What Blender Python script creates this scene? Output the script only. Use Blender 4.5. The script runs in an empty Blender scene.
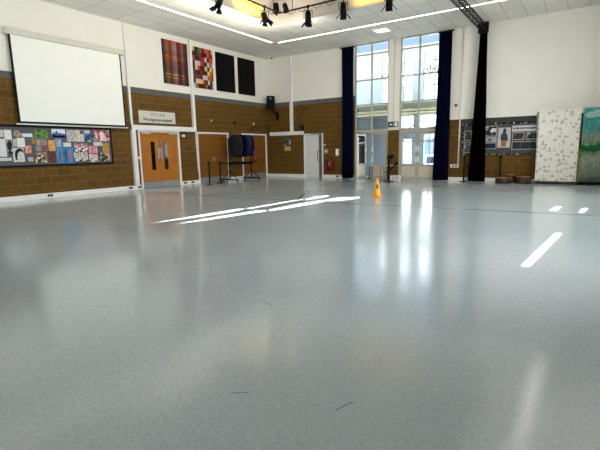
import bpy, bmesh, math, random
from mathutils import Vector, Matrix
random.seed(7)
S = bpy.context.scene
COL = S.collection
PI = math.pi

# ------------------------------------------------------------------ materials
def lin(c):
    return tuple((v / 12.92 if v <= .04045 else ((v + .055) / 1.055) ** 2.4) for v in (x / 255 for x in c)) + (1,)

class NT:
    def __init__(s, name):
        s.m = bpy.data.materials.new(name); s.m.use_nodes = True
        s.t = s.m.node_tree; s.t.nodes.clear()
        s.out = s.n('ShaderNodeOutputMaterial')
    def n(s, kind, **kw):
        nd = s.t.nodes.new(kind)
        for k, v in kw.items():
            if k.startswith('i_'):
                key = k[2:]
                nd.inputs[int(key) if key.isdigit() else key.replace('_', ' ')].default_value = v
            else: setattr(nd, k, v)
        return nd
    def l(s, a, b): s.t.links.new(a, b)
    def coords(s, kind='Object'):
        return s.n('ShaderNodeTexCoord').outputs[kind]
    def ramp(s, fac, stops, mode='LINEAR'):
        r = s.n('ShaderNodeValToRGB'); r.color_ramp.interpolation = mode
        e = r.color_ramp.elements
        while len(e) < len(stops): e.new(1)
        for i, (p, c) in enumerate(stops): e[i].position = p; e[i].color = c
        s.l(fac, r.inputs[0]); return r.outputs[0]
    def mix(s, fac, a, b, mode='MIX'):
        m = s.n('ShaderNodeMix', data_type='RGBA', blend_type=mode)
        for sock, v in ((m.inputs[0], fac), (m.inputs[6], a), (m.inputs[7], b)):
            if hasattr(v, 'links'): s.l(v, sock)
            else: sock.default_value = v
        return m.outputs[2]
    def bsdf(s, col, rough=.6, metal=0, spec=.5, rnode=None):
        b = s.n('ShaderNodeBsdfPrincipled')
        b.inputs['Roughness'].default_value = rough; b.inputs['Metallic'].default_value = metal
        b.inputs['Specular IOR Level'].default_value = spec
        if hasattr(col, 'links'): s.l(col, b.inputs['Base Color'])
        else: b.inputs['Base Color'].default_value = col
        if rnode is not None: s.l(rnode, b.inputs['Roughness'])
        s.l(b.outputs[0], s.out.inputs[0]); return b

_mc = {}
def M(rgb, rough=.6, metal=0, spec=.5, var=.06, scale=9, name=None):
    key = (rgb, rough, metal, spec, var, scale)
    if key in _mc: return _mc[key]
    t = NT(name or 'paint_%02x%02x%02x' % rgb)
    no = t.n('ShaderNodeTexNoise', i_Scale=scale, i_Detail=3.0); t.l(t.coords(), no.inputs['Vector'])
    c = lin(rgb)
    a = tuple(max(0, v * (1 - var)) for v in c[:3]) + (1,); b = tuple(min(1, v * (1 + var)) for v in c[:3]) + (1,)
    t.bsdf(t.ramp(no.outputs['Fac'], [(.3, a), (.7, b)]), rough, metal, spec)
    _mc[key] = t.m; return t.m

def emit(name, rgb, strength):
    t = NT(name); e = t.n('ShaderNodeEmission'); e.inputs[0].default_value = lin(rgb); e.inputs[1].default_value = strength
    t.l(e.outputs[0], t.out.inputs[0]); return t.m

def brick_mat(name, axis):
    t = NT(name); sep = t.n('ShaderNodeSeparateXYZ'); t.l(t.coords(), sep.inputs[0])
    cmb = t.n('ShaderNodeCombineXYZ'); t.l(sep.outputs[axis], cmb.inputs[0]); t.l(sep.outputs['Z'], cmb.inputs[1])
    br = t.n('ShaderNodeTexBrick', offset=.5, i_Scale=1.0, i_Mortar_Size=.007, i_Mortar_Smooth=.3, i_Bias=0.0, i_Brick_Width=.45, i_Row_Height=.225)
    br.inputs['Color1'].default_value = lin((100, 71, 17)); br.inputs['Color2'].default_value = lin((86, 60, 13)); br.inputs['Mortar'].default_value = lin((128, 100, 48))
    t.l(cmb.outputs[0], br.inputs['Vector'])
    no = t.n('ShaderNodeTexNoise', i_Scale=14.0, i_Detail=6.0); t.l(cmb.outputs[0], no.inputs['Vector'])
    c = t.mix(.35, br.outputs['Color'], t.ramp(no.outputs['Fac'], [(.3, (.35, .35, .35, 1)), (.7, (.75, .75, .75, 1))]), 'OVERLAY')
    b = t.bsdf(c, .75, 0, .3)
    bp = t.n('ShaderNodeBump', i_Strength=.4, i_Distance=.008, invert=True); t.l(br.outputs['Fac'], bp.inputs['Height']); t.l(bp.outputs[0], b.inputs['Normal'])
    return t.m
def band_mat(name, axis, k=1):
    t = NT(name); sep = t.n('ShaderNodeSeparateXYZ'); t.l(t.coords(), sep.inputs[0])
    cmb = t.n('ShaderNodeCombineXYZ'); t.l(sep.outputs[axis], cmb.inputs[0]); t.l(sep.outputs['Z'], cmb.inputs[1])
    br = t.n('ShaderNodeTexBrick', offset=0, i_Scale=1.0, i_Mortar_Size=.006, i_Brick_Width=.45, i_Row_Height=30.0)
    br.inputs['Color1'].default_value = lin((94 * k, 94 * k, 93 * k)); br.inputs['Color2'].default_value = lin((88 * k, 88 * k, 88 * k)); br.inputs['Mortar'].default_value = lin((122 * k, 122 * k, 118 * k))
    t.l(cmb.outputs[0], br.inputs['Vector']); t.bsdf(br.outputs['Color'], .8, 0, .3); return t.m

BR_Y, BR_X = brick_mat('ochre_blockwork_side', 'Y'), brick_mat('ochre_blockwork_end', 'X')
GB_D = band_mat('charcoal_blockwork_end', 'X', .68)
GB_Y, GB_X = band_mat('grey_blockwork_side', 'Y'), band_mat('grey_blockwork_end', 'X')
WHITE = M((234, 232, 224), .7, 0, .3, .015, 1.5, 'white_plaster')
WPAINT = M((232, 232, 228), .4, 0, .4, .02, 6, 'white_gloss_paint')
BLACK = M((8, 8, 9), .6, 0, .15, .2, 20, 'black_paint')
BLKMETAL = M((9, 9, 10), .5, .1, .2, .2, 20, 'black_metal')
ALU = M((176, 172, 160), .45, .2, .5, .03, 8, 'aluminium_frame')
CREAM = M((205, 198, 182), .5, 0, .4, .03, 6, 'cream_door_panel')
STEEL = M((160, 162, 164), .35, .7, .5, .05, 12, 'brushed_steel')
GREY = M((110, 112, 114), .6, 0, .4, .05, 12, 'grey_plastic')
DGREY = M((52, 53, 55), .6, 0, .4, .08, 12, 'dark_grey_plastic')
PALEBLUE = M((190, 212, 230), .7, 0, .3, .03, 2, 'pale_blue_render')

def floor_mat():
    t = NT('speckled_vinyl'); co = t.coords()
    n1 = t.n('ShaderNodeTexNoise', i_Scale=95.0, i_Detail=3.0, i_Roughness=.6); t.l(co, n1.inputs['Vector'])
    n2 = t.n('ShaderNodeTexNoise', i_Scale=.5, i_Detail=3.0); t.l(co, n2.inputs['Vector'])
    c1 = t.ramp(n1.outputs['Fac'], [(.34, lin((161, 173, 180))), (.5, lin((175, 187, 193))), (.66, lin((186, 197, 202)))])
    c2 = t.mix(.12, c1, t.ramp(n2.outputs['Fac'], [(.3, (.3, .3, .3, 1)), (.7, (.7, .7, .7, 1))]), 'OVERLAY')
    mr = t.n('ShaderNodeMapRange', i_To_Min=.11, i_To_Max=.17); t.l(n2.outputs['Fac'], mr.inputs[0])
    b = t.bsdf(c2, .17, 0, .65, mr.outputs[0])
    bp = t.n('ShaderNodeBump', i_Strength=.06, i_Distance=.002); t.l(n1.outputs['Fac'], bp.inputs['Height']); t.l(bp.outputs[0], b.inputs['Normal'])
    return t.m
def ceil_mat():
    t = NT('ceiling_tiles'); mp = t.n('ShaderNodeMapping'); mp.inputs['Location'].default_value = (-.25, 0, 0); t.l(t.coords(), mp.inputs[0])
    br = t.n('ShaderNodeTexBrick', offset=0, i_Scale=1.0, i_Mortar_Size=.009, i_Mortar_Smooth=.4, i_Brick_Width=.6, i_Row_Height=1.2)
    br.inputs['Color1'].default_value = lin((243, 242, 236)); br.inputs['Color2'].default_value = lin((234, 233, 227)); br.inputs['Mortar'].default_value = lin((165, 164, 158))
    t.l(mp.outputs[0], br.inputs['Vector']); t.bsdf(br.outputs['Color'], .85, 0, .2); return t.m
def wood_mat(name, a, b, axis='Z', rough=.45):
    t = NT(name); mp = t.n('ShaderNodeMapping')
    mp.inputs['Scale'].default_value = {'Z': (9, 9, .8), 'X': (.8, 9, 9), 'Y': (9, .8, 9)}[axis]; t.l(t.coords(), mp.inputs[0])
    no = t.n('ShaderNodeTexNoise', i_Scale=3.0, i_Detail=6.0, i_Distortion=1.2); t.l(mp.outputs[0], no.inputs['Vector'])
    t.bsdf(t.ramp(no.outputs['Fac'], [(.3, lin(a)), (.7, lin(b))]), rough, 0, .4); return t.m
WOOD = wood_mat('oak_door_veneer', (160, 96, 24), (182, 116, 36))
DWOOD = wood_mat('dark_oak_veneer', (112, 70, 18), (130, 84, 24))
BWOOD = wood_mat('brown_drum_wood', (50, 28, 14), (76, 44, 22), 'X')
LWOOD = wood_mat('tan_drum_skin', (160, 114, 74), (188, 140, 94), 'X')

def glass_mat(name='window_glass', tint=(.93, .97, .99, 1)):
    t = NT(name)
    tr = t.n('ShaderNodeBsdfTransparent'); tr.inputs[0].default_value = tint
    gl = t.n('ShaderNodeBsdfGlossy'); gl.inputs['Roughness'].default_value = 0.0; gl.inputs[0].default_value = (1, 1, 1, 1)
    fr = t.n('ShaderNodeFresnel', i_IOR=1.6); mx = t.n('ShaderNodeMixShader')
    t.l(fr.outputs[0], mx.inputs[0]); t.l(tr.outputs[0], mx.inputs[1]); t.l(gl.outputs[0], mx.inputs[2]); t.l(mx.outputs[0], t.out.inputs[0])
    return t.m
GLASS = glass_mat()

def curtain_mat(name, rgb):
    t = NT(name); no = t.n('ShaderNodeTexNoise', i_Scale=60.0, i_Detail=2.0); t.l(t.coords(), no.inputs['Vector'])
    c = lin(rgb); t.bsdf(t.ramp(no.outputs['Fac'], [(.3, tuple(v * .8 for v in c[:3]) + (1,)), (.7, c)]), .95, 0, .04); return t.m
NAVY = curtain_mat('navy_curtain_cloth', (9, 13, 38)); BLKCLOTH = curtain_mat('black_drape_cloth', (3, 3, 4))

def cells_mat(name, axes, size, cols, rough=.7, jitter=0):
    """random flat-coloured rectangles (a patchwork print)"""
    t = NT(name); sep = t.n('ShaderNodeSeparateXYZ'); t.l(t.coords(), sep.inputs[0])
    fl = []
    for ax, sz in zip(axes, size):
        d = t.n('ShaderNodeMath', operation='DIVIDE'); t.l(sep.outputs[ax], d.inputs[0]); d.inputs[1].default_value = sz
        f = t.n('ShaderNodeMath', operation='FLOOR'); t.l(d.outputs[0], f.inputs[0]); fl.append(f.outputs[0])
    cmb = t.n('ShaderNodeCombineXYZ'); t.l(fl[0], cmb.inputs[0]); t.l(fl[1], cmb.inputs[1])
    wn = t.n('ShaderNodeTexWhiteNoise', noise_dimensions='2D'); t.l(cmb.outputs[0], wn.inputs['Vector'])
    t.bsdf(t.ramp(wn.outputs['Value'], [(i / len(cols), lin(c)) for i, c in enumerate(cols)], 'CONSTANT'), rough, 0, .3); return t.m

def plaid_mat():
    t = NT('woven_stripe_print'); sep = t.n('ShaderNodeSeparateXYZ'); t.l(t.coords(), sep.inputs[0])
    def bands(ax, lo, hi, stops, mode):
        mr = t.n('ShaderNodeMapRange'); t.l(sep.outputs[ax], mr.inputs[0]); mr.inputs[1].default_value = lo; mr.inputs[2].default_value = hi
        return t.ramp(mr.outputs[0], [(p, lin(c)) for p, c in stops], mode)
    h = bands('Z', 0, 1.62, [(0, (60, 30, 30)), (.08, (70, 40, 22)), (.13, (200, 180, 40)), (.16, (60, 50, 30)), (.2, (205, 185, 50)), (.24, (80, 60, 40)),
        (.3, (40, 32, 45)), (.42, (120, 35, 25)), (.52, (90, 25, 20)), (.56, (225, 180, 90)), (.58, (150, 50, 28)), (.62, (220, 190, 120)), (.64, (150, 60, 30)), (.72, (120, 95, 90)), (.76, (150, 140, 140)), (.9, (205, 70, 60))], 'CONSTANT')
    v = bands('Y', -.63, .63, [(0, (70, 50, 90)), (.1, (110, 100, 110)), (.16, (200, 150, 40)), (.24, (210, 120, 40)), (.3, (110, 60, 45)), (.42, (200, 170, 160)), (.52, (225, 200, 190)), (.58, (110, 60, 50)),
        (.7, (150, 50, 40)), (.76, (190, 160, 150)), (.84, (140, 60, 50)), (.92, (90, 50, 60))], 'LINEAR')
    t.bsdf(t.mix(.8, v, h, 'MULTIPLY'), .7, 0, .3); return t.m

def print_mat(name, cols, scale=14, kind='noise', rough=.45):
    """a printed picture: blotches of the given colours"""
    t = NT(name)
    if kind == 'cells':
        no = t.n('ShaderNodeTexVoronoi', i_Scale=scale); t.l(t.coords(), no.inputs['Vector'])
        sp = t.n('ShaderNodeSeparateColor'); t.l(no.outputs['Color'], sp.inputs[0]); f = sp.outputs[0]
        k = len(cols); st = [(i / k, lin(c)) for i, c in enumerate(cols)]; mode = 'CONSTANT'
    else:
        no = t.n('ShaderNodeTexNoise', i_Scale=scale, i_Detail=4.0, i_Distortion=.8); t.l(t.coords(), no.inputs['Vector']); f = no.outputs['Fac']
        k = len(cols); st = [(.33 + .34 * i / max(1, k - 1), lin(c)) for i, c in enumerate(cols)]; mode = 'LINEAR'
    t.bsdf(t.ramp(f, st, mode), rough, 0, .3); return t.m

# ------------------------------------------------------------------ mesh helpers
class MB:
    def __init__(s): s.b = bmesh.new()
    def _mi(s, geom, mi):
        if mi:
            for f in geom:
                if isinstance(f, bmesh.types.BMFace): f.material_index = mi
    def box(s, x0, x1, y0, y1, z0, z1, bev=0, mi=0):
        r = bmesh.ops.create_cube(s.b, size=1); vs = r['verts']
        for v in vs: v.co = Vector(((x0 + x1) / 2 + v.co.x * (x1 - x0), (y0 + y1) / 2 + v.co.y * (y1 - y0), (z0 + z1) / 2 + v.co.z * (z1 - z0)))
        fs = {f for v in vs for f in v.link_faces}
        for f in fs: f.material_index = mi
        if bev: bmesh.ops.bevel(s.b, geom=list({e for v in vs for e in v.link_edges}), offset=bev, segments=2, profile=.7, affect='EDGES')
        return s
    def tube(s, p0, p1, r, r1=None, seg=12, mi=0):
        p0, p1 = Vector(p0), Vector(p1); d = p1 - p0
        q = Vector((0, 0, 1)).rotation_difference(d.normalized()).to_matrix().to_4x4()
        res = bmesh.ops.create_cone(s.b, cap_ends=True, segments=seg, radius1=r, radius2=r if r1 is None else r1, depth=d.length, matrix=Matrix.Translation((p0 + p1) / 2) @ q)
        for v in res['verts']:
            for f in v.link_faces: f.material_index = mi; f.smooth = len(f.verts) == 4
        return s
    def path(s, pts, r, seg=8):
        for a, b in zip(pts, pts[1:]): s.tube(a, b, r, seg=seg)
        for p in pts[1:-1]: bmesh.ops.create_icosphere(s.b, subdivisions=1, radius=r, matrix=Matrix.Translation(p))
        return s
    def bar(s, p0, p1, w, h):
        """square bar between two points"""
        p0, p1 = Vector(p0), Vector(p1); d = (p1 - p0)
        q = d.to_track_quat('X', 'Z').to_matrix().to_4x4()
        r = bmesh.ops.create_cube(s.b, size=1, matrix=Matrix.Translation((p0 + p1) / 2) @ q @ Matrix.Diagonal((d.length, w, h, 1))); return s
    def ball(s, c, r, sc=(1, 1, 1)):
        res = bmesh.ops.create_uvsphere(s.b, u_segments=16, v_segments=10, radius=r, matrix=Matrix.Translation(c) @ Matrix.Diagonal((*sc, 1)))
        for v in res['verts']:
            for f in v.link_faces: f.smooth = True
        return s
    def prism(s, poly, d):
        """extrude a planar polygon (list of 3-D points) by vector d"""
        vs = [s.b.verts.new(p) for p in poly]; f = s.b.faces.new(vs)
        r = bmesh.ops.extrude_face_region(s.b, geom=[f]); nv = [g for g in r['geom'] if isinstance(g, bmesh.types.BMVert)]
        bmesh.ops.translate(s.b, verts=nv, vec=d); bmesh.ops.recalc_face_normals(s.b, faces=s.b.faces); return s
    def loft(s, rings, closed=True, cap=True, smooth=True):
        R = [[s.b.verts.new(p) for p in ring] for ring in rings]; n = len(R[0])
        for a, b in zip(R, R[1:]):
            for i in range(n if closed else n - 1):
                f = s.b.faces.new((a[i], a[(i + 1) % n], b[(i + 1) % n], b[i])); f.smooth = smooth
        if cap and closed: s.b.faces.new(R[0][::-1]); s.b.faces.new(R[-1])
        bmesh.ops.recalc_face_normals(s.b, faces=s.b.faces); return s
    def lathe(s, c, prof, seg=24):
        rings = [[(c[0] + r * math.cos(2 * PI * i / seg), c[1] + r * math.sin(2 * PI * i / seg), c[2] + z) for i in range(seg)] for r, z in prof]
        return s.loft(rings)
    def xf(s, mat): bmesh.ops.transform(s.b, matrix=mat, verts=s.b.verts); return s
    def build(s, name, mats, parent=None, local=False):
        me = bpy.data.meshes.new(name)
        off = Vector((0, 0, 0)); o = bpy.data.objects.new(name, me)
        if parent is not None:
            if not local:
                p = parent
                while p is not None: off += p.location; p = p.parent
            o.parent = parent
        elif not local:
            xs = [v.co for v in s.b.verts]
            mn = Vector([min(v[i] for v in xs) for i in range(3)]); mx = Vector([max(v[i] for v in xs) for i in range(3)])
            off = Vector(((mn.x + mx.x) / 2, (mn.y + mx.y) / 2, mn.z)); o.location = off
        bmesh.ops.translate(s.b, verts=s.b.verts, vec=-off)
        s.b.to_mesh(me); s.b.free()
        for m in (mats if isinstance(mats, (list, tuple)) else [mats]): me.materials.append(m)
        COL.objects.link(o); return o

def tag(o, label, cat, group=None, kind=None):
    o['label'] = label; o['category'] = cat
    if group: o['group'] = group
    if kind: o['kind'] = kind
    return o
def thing(name, label, cat, loc, group=None, kind=None, rz=0):
    o = bpy.data.objects.new(name, None); o.empty_display_size = .2; COL.objects.link(o); o.location = loc; o.rotation_euler = (0, 0, rz)
    return tag(o, label, cat, group, kind)
def plab(o, label): o['label'] = label; return o
def B(*a, bev=0): return MB().box(*a, bev=bev)
def text(name, body, size, mat, parent, mat4, shear=0, spacing=1, bold=0):
    cu = bpy.data.curves.new(name, 'FONT'); cu.body = body; cu.size = size; cu.align_x = 'CENTER'; cu.align_y = 'CENTER'; cu.shear = shear; cu.space_character = spacing
    cu.extrude = .001; cu.offset = bold
    t = bpy.data.objects.new('tmp', cu); COL.objects.link(t); bpy.context.view_layer.update()
    me = bpy.data.meshes.new_from_object(t.evaluated_get(bpy.context.evaluated_depsgraph_get())); bpy.data.objects.remove(t)
    me.materials.clear(); me.materials.append(mat); me.transform(mat4)
    o = bpy.data.objects.new(name, me); COL.objects.link(o)
    off = Vector((0, 0, 0)); p = parent
    while p is not None: off += p.location; p = p.parent
    me.transform(Matrix.Translation(-off)); o.parent = parent; return o
def onleft(x, y, z):   # text frame on a surface facing +x
    return Matrix.Translation((x, y, z)) @ Matrix(((0, 0, 1, 0), (1, 0, 0, 0), (0, 1, 0, 0), (0, 0, 0, 1)))
def onback(x, y, z):   # text frame on a surface facing -y
    return Matrix.Translation((x, y, z)) @ Matrix(((1, 0, 0, 0), (0, 0, -1, 0), (0, 1, 0, 0), (0, 0, 0, 1)))

# ------------------------------------------------------------------ the shell
CH, RX, RY = 5.80, 15.35, -20.5
REC = (4.0, 11.8, -16.1, -4.42); RZ = 6.6

fl = B(-.3, RX + .3, RY - .3, .2, -.1, 0).build('floor', floor_mat()); tag(fl, 'pale grey speckled glossy vinyl floor of the hall', 'floor', kind='structure')
def strip(pts, w, z=.0006):
    m = MB()
    for a, b in zip(pts, pts[1:]):
        a, b = Vector((*a, z)), Vector((*b, z)); n = (b - a).cross(Vector((0, 0, 1))).normalized() * w / 2
        m.b.faces.new([m.b.verts.new(p) for p in (a - n, a + n, b + n, b - n)][::-1])
    return m
TAPE = M((62, 70, 76), .16, 0, .5, .1, 5, 'grey_court_tape'); DTAPE = M((30, 34, 38), .16, 0, .4, .1, 5, 'dark_court_tape')
mk = strip([(1, -8.24), (3, -8.4), (5, -8.6), (6.3, -8.54), (8.48, -8.45), (9.77, -8.31), (12, -8.16), (15.3, -7.95)], .05)
mk.build('court_line', TAPE, fl)
strip([(4.05, -8.69), (4.43, -6.79), (4.86, -5.68), (5.21, -4.93), (5.8, -3.4)], .05).build('court_line', TAPE, fl)
plab(strip([(7.37, -8.3), (6.09, -5.7)], .06).build('court_line', DTAPE, fl), 'short dark diagonal court line')
SC = M((70, 74, 78), .5, 0, .3, .2, 30, 'scuff')
for (x, y, a, L) in [(12.35, -16.2, .6, .05), (12.9, -16.0, 1.2, .06), (10.4, -13.4, .2, .09), (11.6, -15.0, -.3, .07), (13.0, -16.55, 1.0, .05), (10.6, -14.6, -.2, .12), (12.2, -12.0, 1.3, .05)]:
    c, s_ = math.cos(a) * L, math.sin(a) * L
    strip([(x - c, y - s_), (x + c * .1, y + s_ * .15 + .01), (x + c, y + s_)], .006).build('scuff_mark', SC, fl)

def wall(name, axis, brk_u, brk_z, matf, mats, d0, d1, label):
    m = MB()
    for a, b in zip(brk_u, brk_u[1:]):
        for c, d in zip(brk_z, brk_z[1:]):
            k = matf((a + b) / 2, (c + d) / 2)
            if k is None: continue
            if axis == 'X': m.box(a, b, d0, d1, c, d, mi=k)
            else: m.box(d0, d1, a, b, c, d, mi=k)
    o = m.build(name, mats, local=True); return tag(o, label, 'wall', kind='structure')

DL = [(-7.72, -5.93), (-4.86, -3.06), (-2.03, -.25)]
def lf(u, z):
    if z < 2.11 and any(a < u < b for a, b in DL): return None
    return 0 if z < 3.47 else 1 if z < 3.667 else 2
wall('wall_left', 'Y', [RY, -7.72, -5.93, -4.86, -3.06, -2.03, -.25, .25], [0, 2.11, 3.47, 3.667, CH], lf, [BR_Y, GB_Y, WHITE], -.25, 0, 'left wall of ochre blockwork with grey band and white plaster above')
W1, W2 = (4.9, 6.5), (7.0, 8.6)
def bf(u, z):
    if W1[0] < u < W1[1] or W2[0] < u < W2[1]: return None
    if 2.24 < u < 3.2 and z < 2.06: return None
    if u < 4.9: return 0 if z < 3.47 else 1 if z < 3.667 else 2
    if u < 7.0: return 0 if z < 2.1 else 2
    if u < 9.58: return 0 if z < 2.4 else 2
    return 0 if z < 2.2 else 3 if z < 2.4 else 2
wall('wall_back', 'X', [0, 2.24, 3.2, 4.9, 6.5, 7.0, 8.6, 9.58, RX + .25], [0, 2.06, 2.1, 2.2, 2.4, 3.47, 3.667, CH], bf, [BR_X, GB_X, WHITE, GB_D], 0, .25, 'far end wall with two tall glazed openings between blockwork')
SW = [(-13.6, -11.0), (-10.2, -7.6), (-6.8, -4.2)]
def rf(u, z):
    if .9 < z < 5.5 and any(a < u < b for a, b in SW): return None
    return 0 if z < 2.4 else 2
wall('wall_right', 'Y', [RY] + [v for w in SW for v in w] + [0], [0, .9, 2.4, 5.5, CH], rf, [BR_Y, GB_Y, WHITE], RX, RX + .25, 'right side wall of the hall behind the camera side')
RW = [(1.8, 3.4), (4.4, 6.0)]
def rrf(u, z):
    if .9 < z < 5.6 and any(a < u < b for a, b in RW): return None
    return 0 if z < .9 else 2
wall('wall_rear', 'X', sorted([-.25, RX + .25] + [v for w in RW for v in w]), [0, .9, 5.6, CH], rrf, [BR_X, GB_X, WHITE], RY - .25, RY, 'rear wall of the hall with tall windows behind the camera')
for i, (a, b) in enumerate(RW):
    m = MB()
    for x in (a + .03, (a + b) / 2, b - .03): m.box(x - .03, x + .03, RY - .16, RY - .1, .9, 5.6)
    for z in (.93, 2.1, 3.25, 4.28, 5.57): m.box(a, b, RY - .155, RY - .105, z - .03, z + .03)
    o = m.build('window_%d' % (i + 3), ALU); tag(o, 'tall aluminium rear window frame, bay %s from the left wall' % ['first', 'second'][i], 'window', kind='structure')

for i, (a, b) in enumerate(SW):
    m = MB()
    for y in (a + .03, (a + b) / 2, b - .03): m.box(RX + .1, RX + .16, y - .03, y + .03, .9, 5.5)
    for z in (.93, 2.4, 3.9, 5.47): m.box(RX + .105, RX + .155, a, b, z - .03, z + .03)
    o = m.build('window_%d' % (i + 8), ALU); tag(o, 'high aluminium side window frame on the right wall, bay %s from the rear' % ['first', 'second', 'third'][i], 'window', kind='structure')
ce = MB(); CM = ceil_mat()
for a in [(-.25, REC[0], RY - .25, .25), (REC[1], RX + .25, RY - .25, .25), (REC[0], REC[1], RY - .25, REC[2]), (REC[0], REC[1], REC[3], .25)]: ce.box(*a, CH, CH + .06)
ceil = ce.build('ceiling', CM, local=True); tag(ceil, 'suspended white tile ceiling around a raised lighting recess', 'ceiling', kind='structure')
rc = MB(); x0, x1, y0, y1 = REC
rc.box(x0 - .1, x0, y0 - .1, y1 + .1, CH + .06, RZ).box(x1, x1 + .1, y0 - .1, y1 + .1, CH + .06, RZ).box(x0, x1, y1, y1 + .1, CH + .06, RZ).box(x0, x1, y0 - .1, y0, CH + .06, RZ)
plab(rc.build('recess_side', M((222, 214, 204), .7, 0, .3, .03, 2, 'recess_paint'), ceil), 'plain painted sides of the raised recess')
tr = MB(); e_ = .012
tr.box(x0, x0 + e_, y0, y1, CH - .004, CH + .075).box(x1 - e_, x1, y0, y1, CH - .004, CH + .075).box(x0 + e_, x1 - e_, y1 - e_, y1, CH - .004, CH + .075).box(x0 + e_, x1 - e_, y0, y0 + e_, CH - .004, CH + .075)
tr.build('recess_trim', M((214, 208, 196), .7, 0, .3, .03, 2), ceil)
# recess lid with the rooflight slots
SHX, SHY = -2.8, -1.6
SL = [[(6.98, -12.72), (7.03, -11.37), (7.1, -10.37), (7.28, -10.31), (7.32, -10.64), (7.25, -11.59)], [(7.24, -10.22), (7.31, -8.0), (7.45, -8.1), (7.38, -10.32)],
      [(7.43, -8.01), (7.36, -7.37), (7.52, -6.91), (7.69, -7.13), (7.66, -7.69), (7.59, -8.2)],
      [(7.5, -12.55), (7.52, -11.73), (7.66, -10.52), (7.83, -10.22), (7.97, -10.41), (7.87, -10.85), (7.68, -11.97)],
      [(7.84, -10.14), (7.88, -8.85), (8.0, -7.99), (8.19, -8.06), (8.25, -8.47), (8.17, -9.36), (8.03, -10.38)],
      [(7.99, -7.88), (8.09, -7.21), (8.6, -6.89), (8.67, -7.43), (8.5, -7.97), (8.25, -8.21)],
      [(13.31, -12.57), (13.5, -10.26), (13.59, -10.23), (13.39, -12.58)], [(13.24, -7.64), (13.3, -6.87), (13.43, -6.8), (13.37, -7.64)], [(13.74, -7.68), (13.8, -6.92), (13.91, -6.86), (13.83, -7.73)]]
cu = bpy.data.curves.new('lid', 'CURVE'); cu.dimensions = '2D'; cu.fill_mode = 'BOTH'; cu.extrude = .01
for poly in [[(x0 - .1, y0 - .1), (x1 + .1, y0 - .1), (x1 + .1, y1 + .1), (x0 - .1, y1 + .1)]] + [[(x + SHX, y + SHY) for x, y in p] for p in SL]:
    sp = cu.splines.new('POLY'); sp.points.add(len(poly) - 1); sp.use_cyclic_u = True
    for i, (x, y) in enumerate(poly): sp.points[i].co = (x, y, 0, 1)
tmp = bpy.data.objects.new('tmp', cu); COL.objects.link(tmp); bpy.context.view_layer.update()
me = bpy.data.meshes.new_from_object(tmp.evaluated_get(bpy.context.evaluated_depsgraph_get())); bpy.data.objects.remove(tmp)
me.transform(Matrix.Translation((0, 0, RZ + .01) - ceil.location if False else Vector((0, 0, RZ + .01)) - ceil.location)); me.materials.clear(); me.materials.append(M((190, 188, 182), .8, 0, .3, .03, 2, 'recess_lid_paint'))
lid = bpy.data.objects.new('recess_lid', me); COL.objects.link(lid); lid.parent = ceil

# skirting / trunking
def skirt(name, boxes, label):
    m = MB()
    for b in boxes: m.box(*b, bev=.006)
    tag(m.build(name, WPAINT), label, 'baseboard', kind='structure')
skirt('baseboard_left', [(0, .045, RY + .01, -7.8, 0, .15), (0, .045, -5.86, -4.93, 0, .15), (0, .045, -2.99, -2.1, 0, .15), (0, .045, -.18, -.0, 0, .15)], 'white skirting trunking along the left wall')
skirt('baseboard_back', [(.05, 2.17, -.045, 0, 0, .15), (3.27, 4.88, -.045, 0, 0, .15), (6.56, 6.94, -.045, 0, 0, .15), (8.68, RX, -.045, 0, 0, .15)], 'white skirting trunking along the far end wall')

# white steel frames and conduits
m = MB()
m.box(0, .12, -8.09, -7.94, 0.15, 2.33, bev=.008).box(0, .13, -8.09, -5.02, 2.15, 2.33, bev=.008)
m.box(0, .06, -7.95, -7.79, 1.11, 1.2).box(0, .07, -8.07, -7.99, 2.33, CH - .02).box(0, .11, -5.13, -5.01, 2.33, CH - .02, bev=.006)
tag(m.build('trim_1', WPAINT), 'white trunking frame over the wooden double doors, posts rising to ceiling', 'trim', kind='structure')
m = MB(); m.box(1.43, 1.57, -.11, 0, 2.23, 3.7, bev=.006).box(1.47, 1.54, -.08, 0, 3.7, CH - .02).box(.17, 2.19, -.12, 0, 2.06, 2.235, bev=.008)
tag(m.build('trim_2', WPAINT), 'white T-shaped trunking on the far wall left of the white door', 'trim', kind='structure')
def conduit(pts, r, label, sock=None):
    t = thing('conduit', label, 'conduit', pts[-1]); MB().path(pts, r).build('pipe', WPAINT, t)
    if sock:
        s_ = B(*sock, bev=.006).build('socket_box', WPAINT, t)
        x_, y_, z_ = [(sock[i] + sock[i + 1]) / 2 for i in (0, 2, 4)]
        B(x_ - .09, x_ - .02, sock[2] - .004, sock[2] + .002, z_ - .03, z_ + .03).build('socket_face', DGREY, s_); B(x_ + .03, x_ + .1, sock[2] - .004, sock[2] + .002, z_ - .03, z_ + .03).build('socket_face', DGREY, s_)
conduit([(.03, -5.0, 2.15), (.03, -4.98, 1.2), (.03, -4.95, .45)], .022, 'thin white cable pipe below the beam right of the wooden double doors')
conduit([(9.5, -.03, 5.78), (9.5, -.03, .6)], .03, 'thin white pipe running down the wall right of the window curtain', (9.2, 9.53, -.05, 0, .53, .66))

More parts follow.
